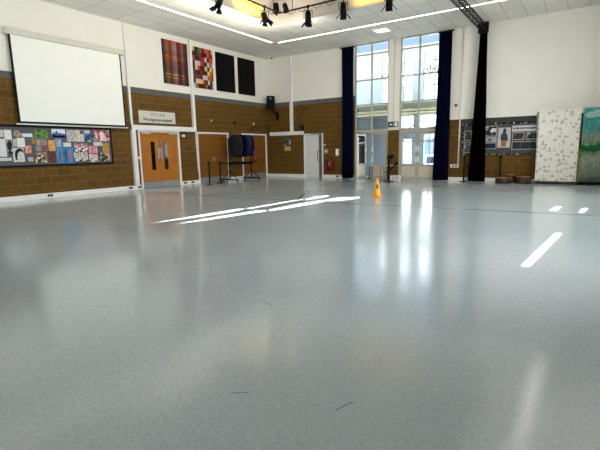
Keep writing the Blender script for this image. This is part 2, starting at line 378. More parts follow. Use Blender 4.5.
# sockets on the trunking
for (wl, u, lb) in [('L', -11.13, 'grey twin socket on the skirting below the poster board'), ('L', -8.29, 'grey twin socket on the skirting just left of the white post'), ('L', -7.9, 'grey twin socket on the skirting between white post and door frame'),
                    ('L', -5.72, 'grey twin socket on the skirting just right of the wooden double doors'), ('L', -5.32, 'grey twin socket on the skirting below the thin white cable pipe'), ('B', 4.06, 'grey twin socket on the skirting beside the left navy curtain')]:
    if wl == 'L': t = thing('wall_socket', lb, 'socket', (.045, u, .04), 'skirting sockets'); B(.044, .056, u - .08, u + .08, .04, .12, bev=.004).build('plate', GREY, t); [B(.055, .059, u + d - .022, u + d + .022, .055, .105).build('outlet', BLACK, t) for d in (-.04, .04)]
    else: t = thing('wall_socket', lb, 'socket', (u, -.045, .04), 'skirting sockets'); B(u - .08, u + .08, -.056, -.044, .04, .12, bev=.004).build('plate', GREY, t); [B(u + d - .022, u + d + .022, -.059, -.055, .055, .105).build('outlet', BLACK, t) for d in (-.04, .04)]

# ------------------------------------------------------------------ wooden doors (left wall)
def wood_door(n, a, b, mat, label, vision, closer):
    t = thing('door_%d' % n, label, 'door', (0, (a + b) / 2, 0), kind='structure')
    MB().box(-.2, .025, a - .065, a + .005, 0, 2.16, bev=.004).box(-.2, .025, b - .005, b + .065, 0, 2.16, bev=.004).box(-.2, .025, a, b, 2.09, 2.16, bev=.004).build('door_frame', WPAINT, t)
    B(-.24, -.19, a - .06, b + .06, -.02, 2.15).build('leak_block', BLACK, t)  # unseen backing added to stop sun leaking round the leaves
    c = (a + b) / 2
    for s, (u, v) in ((-1, (a + .006, c - .004)), (1, (c + .004, b - .006))):
        lf_ = B(-.07, -.025, u, v, .006, 2.088, bev=.003).build('door_leaf', mat, t)
        plab(B(-.026, -.022, u + .01, v - .01, .01, .225).build('kick_plate', M((150, 156, 160), .4, .4, .5, .04, 8, 'kick_plate_steel') if n == 1 else M((134, 138, 142), .45, .3, .5, .04, 8), lf_), 'grey metal kick plate')
        if vision:
            y = c - .325 if s < 0 else c + .27
            plab(B(-.026, -.018, y - .09, y + .09, .67, 1.74, bev=.003).build('vision_panel', M((22, 18, 16), .08, 0, .6, .1, 4, 'dark_glass'), lf_), 'tall dark glass panel')
            plab(B(-.026, -.014, c + s * .065 - .045, c + s * .065 + .045, 1.1, 1.5).build('push_plate', M((196, 196, 192), .3, .6, .5, .03, 8), lf_), 'steel push plate')
            MB().path([(-.02, c + s * .05, 1.15), (.03, c + s * .05, 1.18), (.03, c + s * .05, 1.75 if False else 1.62), (-.02, c + s * .05, 1.65)], .012).build('pull_handle', STEEL, lf_)
        else:
            h = MB().box(-.026, -.016, c + s * .05 - .02, c + s * .05 + .02, .92, 1.1).tube((-.02, c + s * .05, 1.02), (.035, c + s * .05, 1.02), .01).tube((.03, c + s * .05, 1.02), (.03, c + s * .17, 1.02), .01)
            if s > 0 or n == 2: h.build('handle', STEEL, lf_)
            else: h.b.free()
        if closer:
            y = c + s * .62
            plab(B(-.02, .06, y - .19, y + .19, 2.02, 2.09, bev=.008).build('door_closer', M((205, 205, 200), .4, .3), t), 'silver overhead closer')
wood_door(1, *DL[0], WOOD, 'oak double doors with tall dark glass panels under the white sign', True, True)
wood_door(2, *DL[1], DWOOD, 'plain oak double doors left of the clothes rail', False, False)
wood_door(3, *DL[2], DWOOD, 'plain oak doors nearest the corner behind the clothes rail', False, False)

# white door, back wall
t = thing('door_4', 'white door with grey edge strip beside the fire extinguishers', 'door', (2.72, 0, 0), kind='structure')
MB().box(2.17, 2.245, -.025, .2, 0, 2.11, bev=.004).box(3.195, 3.27, -.025, .2, 0, 2.11, bev=.004).box(2.2, 3.24, -.025, .2, 2.045, 2.11, bev=.004).build('door_frame', WPAINT, t)
lf_ = B(2.25, 3.0, .03, .075, .006, 2.04, bev=.003).build('door_leaf', M((214, 216, 216), .45, 0, .4, .02, 5, 'white_door_paint'), t)
plab(B(3.004, 3.19, .03, .075, .006, 2.04, bev=.003).build('side_leaf', M((92, 94, 96), .5, 0, .4, .03, 5), t), 'narrow dark grey leaf')
B(2.2, 3.25, .19, .24, -.02, 2.1).build('leak_block', BLACK, t)  # same added backing against light leaks, behind the white door
MB().path([(2.98, .03, .8), (2.98, -.05, .82), (2.98, -.05, 1.28), (2.98, .03, 1.3)], .02).build('pull_handle', GREY, lf_)
B(2.55, 3.2, -.05, .03, 2.06, 2.1).build('door_closer', GREY, t)

# ------------------------------------------------------------------ tall windows with glazed doors
TZ = [5.34, 4.28, 3.24]
def tall_window(n, a, b, label):
    t = thing('window_%d' % n, label, 'window', ((a + b) / 2, .1, 2.05), kind='structure')
    c = (a + b) / 2; m = MB()
    for x, w in ((a + .03, .06), (c, .07), (b - .03, .06)): m.box(x - w / 2, x + w / 2, .05, .13, 2.03, CH, bev=.004)
    for z in TZ: m.box(a, b, .055, .125, z - .028, z + .028, bev=.004)
    m.box(a, b, .02, .16, 2.02, 2.17, bev=.006).box(a, b, .05, .13, CH - .05, CH)
    m.build('window_frame', ALU, t)
    zs = [2.17] + TZ[::-1] + [CH - .05]
    for u, v in ((a + .06, c - .035), (c + .035, b - .06)):
        for z0_, z1_ in zip(zs, zs[1:]): B(u - .005, v + .005, .088, .094, z0_ + .02, z1_ - .02).build('pane', GLASS, t)
tall_window(1, *W1, 'left tall window above glazed doors, between navy curtain and white pier')
tall_window(2, *W2, 'right tall window above glazed doors, beside the right navy curtain')
def leaf(t, w, flip, mat4):
    """glazed leaf in local coords: hinge at x=0, leaf towards +x, thickness in y"""
    m = MB(); P0, P1 = .075, w - .075
    m.box(0, P0, -.022, .022, .01, 2.0).box(P1, w, -.022, .022, .01, 2.0).box(P0, P1, -.022, .022, .01, .12).box(P0, P1, -.022, .022, .56, .66).box(P0, P1, -.018, .018, 1.58, 1.63).box(P0, P1, -.022, .022, 1.92, 2.0)
    l = m.xf(mat4).build('door_leaf', ALU, t)
    B(P0, P1, -.012, .012, .12, .56).xf(mat4).build('lower_panel', CREAM, l)
    B(P0, P1, -.003, .003, .66, 1.58).xf(mat4).build('pane', GLASS, l); B(P0, P1, -.003, .003, 1.63, 1.92).xf(mat4).build('pane', GLASS, l)
    for z in (.85, 1.3): plab(B(w - .065, w - .02, -.06, -.02, z - .12, z + .12, bev=.006).xf(mat4).build('pull_handle', WPAINT, l), 'white pull handle')
def glazed_doors(n, a, b, ang, label):
    t = thing('door_%d' % n, label, 'door', ((a + b) / 2, .09, 0), kind='structure')
    MB().box(a, a + .05, .04, .14, 0, 2.02).box(b - .05, b, .04, .14, 0, 2.02).build('door_frame', ALU, t)
    w = (b - a) / 2 - .055
    leaf(t, w, False, Matrix.Translation((a + .052, .09, 0)) @ Matrix.Rotation(ang, 4, 'Z'))
    leaf(t, w, True, Matrix.Translation((b - .052, .09, 0)) @ Matrix.Diagonal((-1, 1, 1, 1)))
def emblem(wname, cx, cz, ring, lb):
    t = thing('window_emblem', lb, 'emblem', (cx, .085, cz - .3)); EM = M((150, 168, 186), .6); y = .0875  # flat shapes on the glass imitate a stage light's reflection
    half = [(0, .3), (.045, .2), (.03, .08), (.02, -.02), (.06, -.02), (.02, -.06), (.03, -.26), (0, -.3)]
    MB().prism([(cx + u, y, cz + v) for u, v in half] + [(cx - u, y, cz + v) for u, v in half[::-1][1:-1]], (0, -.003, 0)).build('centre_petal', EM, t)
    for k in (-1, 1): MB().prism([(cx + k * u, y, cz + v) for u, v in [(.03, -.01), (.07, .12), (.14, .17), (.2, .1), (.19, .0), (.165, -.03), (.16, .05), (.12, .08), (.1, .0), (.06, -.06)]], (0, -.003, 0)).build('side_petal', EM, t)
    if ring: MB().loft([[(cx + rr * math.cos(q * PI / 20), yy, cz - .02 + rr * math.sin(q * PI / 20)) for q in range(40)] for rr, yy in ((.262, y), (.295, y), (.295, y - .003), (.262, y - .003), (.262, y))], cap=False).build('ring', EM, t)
emblem('right', 8.24, 4.33, True, 'grey three-petalled painted reflection of a stage light in a ring on the right tall window')
emblem('left', 6.31, 4.26, False, 'small grey three-petalled painted reflection of a stage light on the left tall window')
glazed_doors(5, *W1, math.radians(80), 'glazed double doors with the left leaf standing open')
glazed_doors(6, *W2, 0, 'closed glazed double doors beside the right navy curtain')

# ------------------------------------------------------------------ curtains
def curtain(name, label, mat, x0, x1, yc, z0, z1, folds, amp, flare=0, rail=True, shift=0, group=None):
    t = thing(name, label, 'curtain', ((x0 + x1) / 2, yc, z0), group)
    rings = []; N = folds * 10
    for k in range(13):
        f = k / 12; z = z0 + (z1 - z0) * f; g = 1 + flare * (1 - f); ring = []
        for side in (1, -1):
            for i in range(N + 1):
                j = i if side > 0 else N - i
                u = j / N; x = (x0 + x1) / 2 + shift * (1 - f) + (u - .5) * (x1 - x0) * g
                w = math.sin(2 * PI * folds * u + .7 * math.sin(3 * f + u * 9)) * amp * (.75 + .25 * math.sin(2.1 * f + 5 * u))
                ring.append((x, yc + w + (.012 if side < 0 else -.012), z))
        rings.append(ring)
    MB().loft(rings).build('drape', mat, t)
    if rail: B(x0 - .06, x1 + .06, yc - .03, yc + .03, z1, z1 + .05).build('track', BLKMETAL, t)
curtain('window_curtain', 'navy floor length curtain gathered left of the left tall window', NAVY, 4.36, 4.93, -.17, .03, 5.68, 5, .06, .02, group='navy window curtains')
curtain('window_curtain', 'navy floor length curtain gathered right of the right tall window', NAVY, 8.64, 9.12, -.17, .03, 5.68, 6, .07, .3, shift=-.02, group='navy window curtains')
curtain('stage_curtain', 'black drape hanging from the end of the ceiling truss beside the photo board', BLKCLOTH, 10.14, 10.4, -.3, .02, 5.42, 5, .08, 1.4, rail=False, shift=0)
# truss
t = thing('lighting_truss', 'black lattice truss running under the ceiling to the black drape', 'truss', (10.25, -.3, 5.4))
m = MB(); tx, tz, h = 10.25, 5.5, .085
for dx in (-h, h):
    for dz in (0, 2 * h): m.tube((tx + dx, -.25, tz + dz), (tx + dx, -8.5, tz + dz), .02, seg=8)
m.build('chord', BLKMETAL, t)
m = MB(); n = 36
for i in range(n):
    ya, yb = -.25 - 8.25 * i / n, -.25 - 8.25 * (i + 1) / n
    for dx in (-h, h): m.tube((tx + dx, ya, tz + (0 if i % 2 else 2 * h)), (tx + dx, yb, tz + (2 * h if i % 2 else 0)), .01, seg=6)
    for dz in (0, 2 * h): m.tube((tx - h if i % 2 else tx + h, ya, tz + dz), (tx + h if i % 2 else tx - h, yb, tz + dz), .01, seg=6)
m.build('lattice', BLKMETAL, t)
MB().box(tx - .17, tx + .17, -.4, -.22, 5.4, 5.76, bev=.01).build('end_bracket', BLKMETAL, t)
[MB().box(tx - .02, tx + .02, y, y + .06, 5.7, CH).build('hanger', BLKMETAL, t) for y in (-4.0, -2.0)]

# ------------------------------------------------------------------ projection screen
t = thing('projection_screen', 'large white pull-down projection screen high on the left wall', 'screen', (.1, -10.1, 2.2))
B(.02, .2, -11.86, -8.2, 4.66, 4.84, bev=.02).build('case', M((206, 204, 192), .5), t)
B(.115, .119, -11.74, -8.36, 2.28, 4.68).build('fabric', M((244, 246, 240), .6, 0, .3, .01, 3, 'screen_cloth'), t)
m = MB(); m.box(.113, .121, -11.80, -11.74, 2.24, 4.66).box(.113, .121, -8.36, -8.31, 2.24, 4.66).box(.113, .121, -11.8, -8.31, 2.23, 2.29)
plab(m.build('border', BLACK, t), 'black edge of the screen cloth')
B(.1, .14, -11.86, -8.25, 2.19, 2.232, bev=.006).build('bottom_bar', M((196, 196, 188), .4, .2), t)

# ------------------------------------------------------------------ poster board + posters (left wall)
t = thing('notice_board', 'long dark grey notice board below the projection screen', 'notice board', (.02, -10.9, 1.0))
YA, YB = -13.0, -8.9
B(0, .025, YA, YB, 1.0, 2.17).build('panel', M((92, 93, 96), .9, 0, .2, .08, 60, 'grey_felt'), t)
MB().box(0, .04, YA - .03, YB + .03, .98, 1.03).box(0, .04, YA - .03, YB + .03, 2.13, 2.19).box(0, .04, YA - .03, YA + .02, .98, 2.19).box(0, .04, YB - .02, YB + .03, .98, 2.19).build('frame', BLACK, t)
WH, BK = (226, 226, 222), (30, 30, 32)
PO = [
 ('small pencil sketches sheet at the top left end of the notice board', [WH, (180, 180, 178), WH], 30, 'noise'),
 ('blank white sheet upper left on the notice board', [WH, (218, 218, 214)], 8, 'noise'),
 ('round brown sepia portrait print on the notice board', [(90, 72, 52), (170, 150, 120), (205, 190, 160)], 12, 'noise'),
 ('torn white label left of the green leaf picture', [(225, 232, 238), (205, 214, 222)], 10, 'noise'),
 ('tall white sheet of faint line drawings at the left end of notice board', [WH, (208, 208, 206), WH], 16, 'noise'),
 ('black silhouette head picture on the notice board', [(120, 120, 120), WH], 6, 'noise'),
 ('narrow pencil sketch right of the black silhouette head', [WH, (150, 150, 150), WH], 25, 'noise'),
 ('blank white sheet above the pencil face drawing', [WH, (214, 214, 212)], 8, 'noise'),
 ('pencil drawing of a face with dark hair', [(190, 190, 188), WH], 6, 'noise'),
 ('long white caption strip bottom left of the notice board', [(222, 222, 220), (180, 180, 178)], 26, 'noise'),
 ('bright green leaf photograph at the top of the notice board', [(34, 62, 22), (84, 128, 40), (142, 180, 70)], 5, 'noise'),
 ('narrow yellow print left of the green leaf photograph', [(190, 150, 60), (120, 90, 40)], 25, 'noise'),
 ('salmon pink flower picture on pale ground', [(222, 200, 186), (208, 120, 88), (176, 84, 60)], 8, 'noise'),
 ('small grey caption below the salmon flower picture', [(150, 150, 152), (200, 200, 200)], 22, 'noise'),
 ('small brown figure print, upper left of the four below the leaf', [(120, 92, 70), (190, 160, 140), (90, 60, 50)], 16, 'noise'),
 ('small lilac grey print, upper right of the four below the leaf', [(120, 110, 122), (170, 150, 160)], 12, 'noise'),
 ('small plain grey print, lower left of the four below the leaf', [(122, 120, 126), (150, 148, 150)], 12, 'noise'),
 ('small maroon print, lower right of the four below the leaf', [(90, 40, 44), (160, 110, 104)], 14, 'noise'),
 ('golden orange flower picture in the middle of the notice board', [(190, 110, 40), (222, 170, 90), (200, 140, 70)], 8, 'noise'),
 ('dark red brown picture below the golden orange flower', [(70, 34, 28), (116, 60, 48)], 9, 'noise'),
 ('cream and brown flowers collage at the bottom of the notice board', [(70, 60, 40), (210, 200, 170), (150, 120, 80)], 11, 'cells'),
 ('blue mountain range picture with white sky', [(222, 230, 238), (236, 240, 244)], 5, 'noise'),
 ('bright blue sky picture below the mountain picture', [(60, 120, 200), (150, 180, 210), (190, 160, 130)], 7, 'noise'),
 ('narrow blue poster with a figure, left of the wide blue poster', [(30, 96, 170), (60, 150, 200), (120, 110, 90)], 7, 'noise'),
 ('wide blue poster with two standing figures', [(24, 90, 170), (44, 140, 204), (40, 60, 90)], 7, 'noise'),
 ('white label above the wide blue poster', [(222, 224, 226), (200, 204, 206)], 14, 'noise'),
 ('white ink drawing sheet right of the blue mountain picture', [WH, (150, 146, 150), WH], 10, 'noise'),
 ('white drawing sheet with a purple flower', [WH, (196, 180, 150), WH], 8, 'noise'),
 ('small white label above the lime and blue picture', [(214, 218, 224), (180, 186, 196)], 16, 'noise'),
 ('lime green and blue picture on the notice board', [(40, 70, 120), (60, 130, 170), (170, 190, 60)], 7, 'cells'),
 ('pink crowd picture at the top right of the notice board', [(170, 60, 90), (214, 150, 160), (110, 70, 60), (226, 200, 190)], 16, 'cells'),
 ('white caption strip below the pink crowd picture', [(226, 222, 226), (196, 190, 196)], 20, 'noise'),
 ('pink and white face print, upper left of the set of four faces', [WH, (60, 50, 56), (200, 130, 140)], 14, 'cells'),
 ('pink and white face print, upper right of the set of four faces', [WH, (56, 50, 56), (190, 130, 140)], 15, 'cells'),
 ('black and white face print, lower left of the set of four faces', [WH, (40, 40, 44), (200, 190, 180)], 16, 'cells'),
 ('black and white face print, lower right of the set of four faces', [WH, (36, 36, 40), (190, 186, 180)], 17, 'cells'),
 ('pink rose picture near the right end of the notice board', [(150, 50, 80), (222, 140, 160), (230, 190, 196)], 9, 'noise'),
 ('pale collage with brown figures below the pink rose', [(226, 216, 206), (130, 90, 80), (210, 190, 180)], 14, 'cells'),
 ('golden yellow bird picture at the right end of the notice board', [(90, 80, 40), (190, 160, 50), (150, 100, 40)], 9, 'noise'),
 ('dark green and pink picture at the lower right corner of the notice board', [(34, 44, 30), (90, 110, 70), (200, 150, 150)], 11, 'cells')]
PR = [(-12.36, -12.2, 1.84, 2.03), (-12.18, -11.99, 1.77, 2.04), (-11.93, -11.74, 1.84, 2.03), (-11.71, -11.43, 1.85, 1.95), (-12.5, -12.17, 1.29, 1.79), (-12.15, -12.0, 1.36, 1.74), (-11.98, -11.88, 1.57, 1.79), (-11.87, -11.66, 1.55, 1.82), (-12.02, -11.72, 1.13, 1.53), (-12.55, -12.07, 1.17, 1.26), (-11.35, -10.99, 1.81, 2.07), (-11.46, -11.38, 1.65, 1.84), (-11.68, -11.5, 1.37, 1.6), (-11.62, -11.49, 1.14, 1.26), (-11.35, -11.21, 1.61, 1.78), (-11.19, -11.04, 1.61, 1.79), (-11.38, -11.23, 1.43, 1.59), (-11.22, -11.06, 1.43, 1.6), (-11.0, -10.8, 1.44, 1.76), (-11.05, -10.81, 1.08, 1.42), (-11.42, -11.09, 1.09, 1.39), (-10.86, -10.45, 1.84, 2.1), (-10.78, -10.6, 1.56, 1.81), (-10.79, -10.59, 1.05, 1.54), (-10.58, -10.24, 1.04, 1.54), (-10.55, -10.3, 1.56, 1.69), (-10.41, -10.12, 1.72, 2.09), (-10.11, -9.85, 1.72, 2.09), (-9.82, -9.63, 1.99, 2.09), (-9.84, -9.53, 1.72, 1.97), (-9.5, -8.95, 1.74, 2.11), (-9.54, -9.23, 1.59, 1.71), (-10.2, -9.99, 1.4, 1.66), (-9.97, -9.75, 1.4, 1.66), (-10.23, -10.02, 1.1, 1.38), (-10.0, -9.78, 1.1, 1.38), (-9.72, -9.43, 1.35, 1.58), (-9.73, -9.44, 1.06, 1.32), (-9.23, -8.99, 1.38, 1.68), (-9.39, -8.99, 1.07, 1.36)]
INK = M((24, 24, 27), .6, 0, .3, .1, 30, 'ink')
for i, ((lb, cols, sc, kd), (a, b, c, d)) in enumerate(zip(PO, PR)):
    if i == 2: m = MB().prism([(.0245, (a + b) / 2 + (b - a) / 2 * math.cos(q * PI / 12), (c + d) / 2 + (d - c) / 2 * math.sin(q * PI / 12)) for q in range(24)], (.004, 0, 0))
    else: m = B(.0245, .0285, a, b, c, d)
    o = m.build('poster', print_mat('poster_print', cols, sc, kd)); tag(o, lb, 'poster', 'posters on the notice board')
    def fig(pts, mt, nm='printed_shape'): MB().prism([(.0284, a + (b - a) * u, c + (d - c) * v) for u, v in pts], (.0008, 0, 0)).build(nm, mt, o)
    if i == 5: fig([(.1, 0), (.9, 0), (.95, .12), (.6, .2), (.62, .34), (.85, .4), (.88, .6), (.98, .7), (.8, .95), (.5, 1), (.15, .9), (.02, .65), (.15, .38), (.3, .25), (.1, .15)], INK)
    if i == 8: fig([(.2, .15), (.16, .5), (.24, .78), (.48, .96), (.78, .97), (.97, .8), (.96, .6), (.86, .72), (.62, .76), (.44, .62), (.36, .3), (.34, .12)], INK); fig([(.5, .45), (.62, .48), (.72, .45), (.62, .42)], INK); fig([(.6, .2), (.78, .22), (.7, .16)], M((120, 120, 122), .6))
    if i == 24:
        for u in (.22, .66): fig([(u - .06, .1), (u + .08, .1), (u + .1, .5), (u + .16, .72), (u + .06, .8), (u + .02, .92), (u - .06, .9), (u - .05, .78), (u - .14, .6)], M((70, 60, 90) if u < .4 else (190, 110, 90), .6))
    if i == 23: fig([(.4, .08), (.65, .08), (.7, .6), (.62, .8), (.5, .9), (.4, .8), (.32, .55)], M((110, 96, 70), .6))
    if i == 27: fig([(.55, .7), (.75, .62), (.95, .72), (.98, .9), (.75, .99), (.55, .92)], M((84, 60, 140), .6))
    if i == 30: fig([(.4, .05), (.6, .05), (.62, .5), (.55, .85), (.45, .85), (.38, .5)], M((232, 216, 210), .6))
    if i == 21: fig([(.0, .05), (1, .05), (1, .4), (.86, .55), (.75, .42), (.62, .6), (.5, .5), (.36, .82), (.24, .55), (.12, .62), (0, .35)], M((52, 92, 150), .6), 'printed_mountains'); fig([(.0, .0), (1, .0), (1, .2), (.7, .3), (.4, .18), (.15, .34), (0, .22)], M((24, 48, 90), .6), 'printed_mountains')
    if i == 10: fig([(.02, .6), (.5, .5), (.98, .15), (.98, .19), (.52, .56), (.02, .66)], M((150, 186, 84), .6), 'leaf_vein')

# sign
t = thing('wall_sign', 'white lettered sign above the oak double doors', 'sign', (.02, -6.85, 2.43))
B(0, .03, -7.69, -6.02, 2.43, 2.865, bev=.003).build('sign_board', M((204, 204, 194), .5, 0, .3, .02, 6, 'sign_white'), t)
text('sign_text', 'U 7 J I B B', .13, INK, t, onleft(.031, -6.85, 2.74), spacing=1.15, bold=.002)
text('sign_text', 'We hope you enjoyed', .165, INK, t, onleft(.031, -6.87, 2.55), shear=.25, spacing=.9, bold=.003)

# artworks
for i, (a, b, nm, lb) in enumerate([(-6.43, -5.2, 'art_panel', 'woven red and yellow striped artwork, leftmost of four panels'), (-5.03, -3.8, 'art_panel', 'patchwork of coloured squares artwork right of the striped one'), (-3.6, -2.42, 'art_panel', 'plain black panel next to the coloured patchwork artwork'), (-2.17, -.99, 'art_panel', 'plain black panel nearest the corner speaker')]):
    mt = [plaid_mat(), cells_mat('patchwork_print', ('Y', 'Z'), (.135, .18), [(150, 30, 25), (40, 20, 20), (190, 60, 40), (25, 40, 110), (214, 190, 120), (60, 20, 22), (205, 80, 60), (190, 190, 200), (30, 20, 24), (120, 40, 25), (222, 205, 60), (30, 80, 60), (90, 25, 22), (170, 90, 40)]), M((13, 11, 14), .9, 0, .15, .2, 8, 'black_canvas'), M((17, 13, 12), .9, 0, .15, .2, 8, 'black_canvas_brown')][i]
    tag(B(0.0, .04, a, b, 3.96, 5.58).build(nm, mt), lb, 'artwork', 'art panels high on the left wall')

# small wall fittings, left wall
tag(MB().tube((0, -4.02, 2.66), (.04, -4.02, 2.66), .05, .035).build('wall_sensor', WPAINT), 'small round white sensor above the plain double doors', 'sensor')
tag(MB().tube((0, -1.17, 2.63), (.04, -1.17, 2.63), .05, .035).build('wall_sensor', WPAINT), 'small round white sensor just above the dark wall pole', 'sensor')
t = thing('alarm_sounder', 'dark round alarm sounder on blockwork above the clothes rail', 'alarm', (0, -2.57, 2.55)); MB().tube((0, -2.57, 2.63), (.06, -2.57, 2.63), .085, .07, 20).build('body', M((70, 16, 14), .4), t); MB().tube((.06, -2.57, 2.63), (.075, -2.57, 2.63), .045, .04, 16).build('grille', BLACK, t)
t = thing('wall_pole', 'dark horizontal pole on the blockwork near the corner', 'pole', (.1, -.75, 2.47)); MB().tube((.11, -1.44, 2.48), (.11, -.03, 2.48), .028).build('pole', M((40, 26, 18), .5), t); [MB().tube((0, y, 2.48), (.11, y, 2.48), .015).build('bracket', BLKMETAL, t) for y in (-1.36, -.15)]
t = thing('door_alarm', 'small white sounder with dark bracket right of the oak double doors', 'sensor', (.02, -5.72, 1.95)); B(0, .07, -5.73, -5.6, 1.93, 2.03, bev=.01).build('body', WPAINT, t); MB().path([(.03, -5.75, 2.06), (.06, -5.66, 2.1), (.06, -5.55, 2.02), (.03, -5.55, 1.85)], .015).build('bracket', DGREY, t)

# corner speaker
t = thing('wall_speaker', 'black loudspeaker on a bracket high in the room corner', 'speaker', (.33, -.2, 3.3))
R_ = Matrix.Translation((.4, -.26, 3.68)) @ Matrix.Rotation(math.radians(35), 4, 'Z') @ Matrix.Rotation(math.radians(4), 4, 'X')
B(-.2, .2, -.14, .12, -.32, .32, bev=.02).xf(R_).build('cabinet', BLACK, t)
B(-.18, .18, -.146, -.139, -.29, .1).xf(R_).build('grille', M((22, 22, 24), .9, 0, .1), t); MB().tube((0, -.14, .2), (0, -.15, .2), .05).xf(R_).build('tweeter', M((120, 120, 122), .4), t)
MB().path([(.3, -.12, 3.4), (.45, -.1, 3.2), (.62, -.0, 3.0)], .025).box(.52, .68, -.03, 0, 2.85, 3.2).build('bracket', BLKMETAL, t)

# ------------------------------------------------------------------ back wall fittings
t = thing('poster', 'dark teal framed poster on the blockwork left of the white door', 'poster', (1.2, -.01, 1.29)); B(1.0, 1.4, -.015, 0, 1.3, 1.89).build('sheet', print_mat('teal_print', [(18, 24, 26), (40, 62, 62), (120, 150, 150)], 6), t)
plab(B(1.01, 1.39, -.018, -.012, 1.31, 1.52).build('caption', M((186, 160, 110), .5), t), 'tan lower caption area'); MB().prism([(1.28, -.0155, 1.6), (1.37, -.0155, 1.62), (1.39, -.0155, 1.86), (1.3, -.0155, 1.82)], (0, -.001, 0)).build('printed_shape', M((150, 178, 170), .5), t)
t = thing('small_speaker', 'small black speaker box on the end of the white beam', 'speaker', (2.05, -.1, 2.235)); B(1.92, 2.18, -.16, -.01, 2.236, 2.5, bev=.012).build('body', BLACK, t); B(1.95, 2.15, -.164, -.158, 2.27, 2.47).build('grille', DGREY, t)
RED = M((122, 14, 26), .5, 0, .3, .06, 9, 'extinguisher_red')
def extinguisher(x, z, h, r, lb, left):
    t = thing('fire_extinguisher', lb, 'fire extinguisher', (x, -r - .03, z), 'wall fire extinguishers')
    MB().lathe((x, -r - .03, z), [(r * .9, 0), (r, .02), (r, h * .72), (r * .85, h * .8), (r * .35, h * .87), (r * .3, h * .9)]).build('cylinder', RED, t)
    MB().box(x - .03, x + .03, -r - .05, -r - .01, z + h * .89, z + h).bar((x, -r - .03, z + h * .97), (x - .08, -r - .05, z + h * 1.0), .02, .02).build('valve', BLACK, t)
    MB().path([(x + .02, -r - .03, z + h * .94), (x + .8 * r + .03, -r - .05, z + h * .8), (x + r + .015, -r - .05, z + h * .45), (x + r, -r - .05, z + h * .2)], .014).build('hose', BLACK, t)
    plab(MB().loft([[(x + (r + .002) * math.cos(q), -r - .03 + (r + .002) * math.sin(q), z + zz) for q in [PI * (1.15 if not left else .95) + k * .1 for k in range(9)]] for zz in (h * .3, h * .62)], closed=False).build('label_band', M((214, 196, 150) if left else (222, 214, 206), .5), t), 'pale printed label')
    MB().box(x - .05, x + .05, -.03, 0, z + h * .5, z + h * .8).build('bracket', BLKMETAL, t)
extinguisher(3.49, .25, .52, .085, 'red fire extinguisher nearest the white door, lower of the two', True)
extinguisher(3.76, .42, .55, .11, 'red fire extinguisher on the right, higher of the two', False)
tag(MB().tube((3.35, 0, 1.55), (3.35, -.03, 1.55), .045, .04).build('wall_sensor', WPAINT), 'small white round switch above the grey plate by white door', 'switch')
t = thing('light_switch', 'grey switch plate on blockwork right of the white door', 'switch', (3.42, 0, 1.15)); B(3.32, 3.52, -.012, 0, 1.15, 1.36, bev=.003).build('plate', STEEL, t); [B(3.36 + i * .07, 3.40 + i * .07, -.018, -.011, 1.22, 1.29).build('rocker', WPAINT, t) for i in range(2)]
t = thing('soap_dispenser', 'white wall dispenser between fire extinguishers and navy curtain', 'dispenser', (4.03, 0, 1.02)); B(3.99, 4.13, -.11, 0, 1.05, 1.36, bev=.02).build('body', WPAINT, t); B(4.02, 4.1, -.09, -.03, 1.0, 1.055, bev=.005).build('nozzle', GREY, t)
t = thing('exit_sign', 'green running man fire exit sign between the tall windows', 'sign', (6.74, -.06, 2.2))
B(6.54, 6.98, -.07, 0, 2.22, 2.45, bev=.006).build('housing', M((10, 74, 48), .4, 0, .4, .05, 5, 'exit_green'), t)
GW = M((226, 236, 230), .5)
def flat(poly, nm='pictogram'): MB().prism([(x, -.0702, z) for x, z in poly], (0, -.0015, 0)).build(nm, GW, t)
flat([(6.86, 2.245), (6.96, 2.245), (6.96, 2.43), (6.86, 2.43)], 'doorway_symbol')
flat([(6.60, 2.33), (6.67, 2.39), (6.67, 2.355), (6.73, 2.355), (6.73, 2.31), (6.67, 2.31), (6.67, 2.27)], 'arrow_symbol')
flat([(6.77, 2.25), (6.79, 2.25), (6.81, 2.3), (6.84, 2.28), (6.84, 2.25), (6.855, 2.25), (6.85, 2.3), (6.82, 2.335), (6.835, 2.36), (6.855, 2.35), (6.855, 2.365), (6.83, 2.385), (6.79, 2.38), (6.77, 2.35), (6.785, 2.345), (6.8, 2.36), (6.79, 2.31)], 'running_man_symbol')
flat([(6.82 + .016 * math.cos(q * PI / 5), 2.41 + .016 * math.sin(q * PI / 5)) for q in range(10)], 'running_man_symbol')
t = thing('fire_alarm', 'small red round fire alarm on the white wall right of the curtain', 'alarm', (9.32, -.03, 2.88)); MB().tube((9.32, 0, 2.94), (9.32, -.05, 2.94), .06, .055, 20).build('body', M((170, 28, 22), .4), t); MB().tube((9.32, -.05, 2.94), (9.32, -.058, 2.94), .02, seg=12).build('button', BLACK, t)
tag(MB().tube((.52, -.25, CH), (.52, -.25, CH - .06), .06, .045, 16).build('smoke_detector', DGREY), 'small dark detector on the ceiling at the room corner', 'detector')

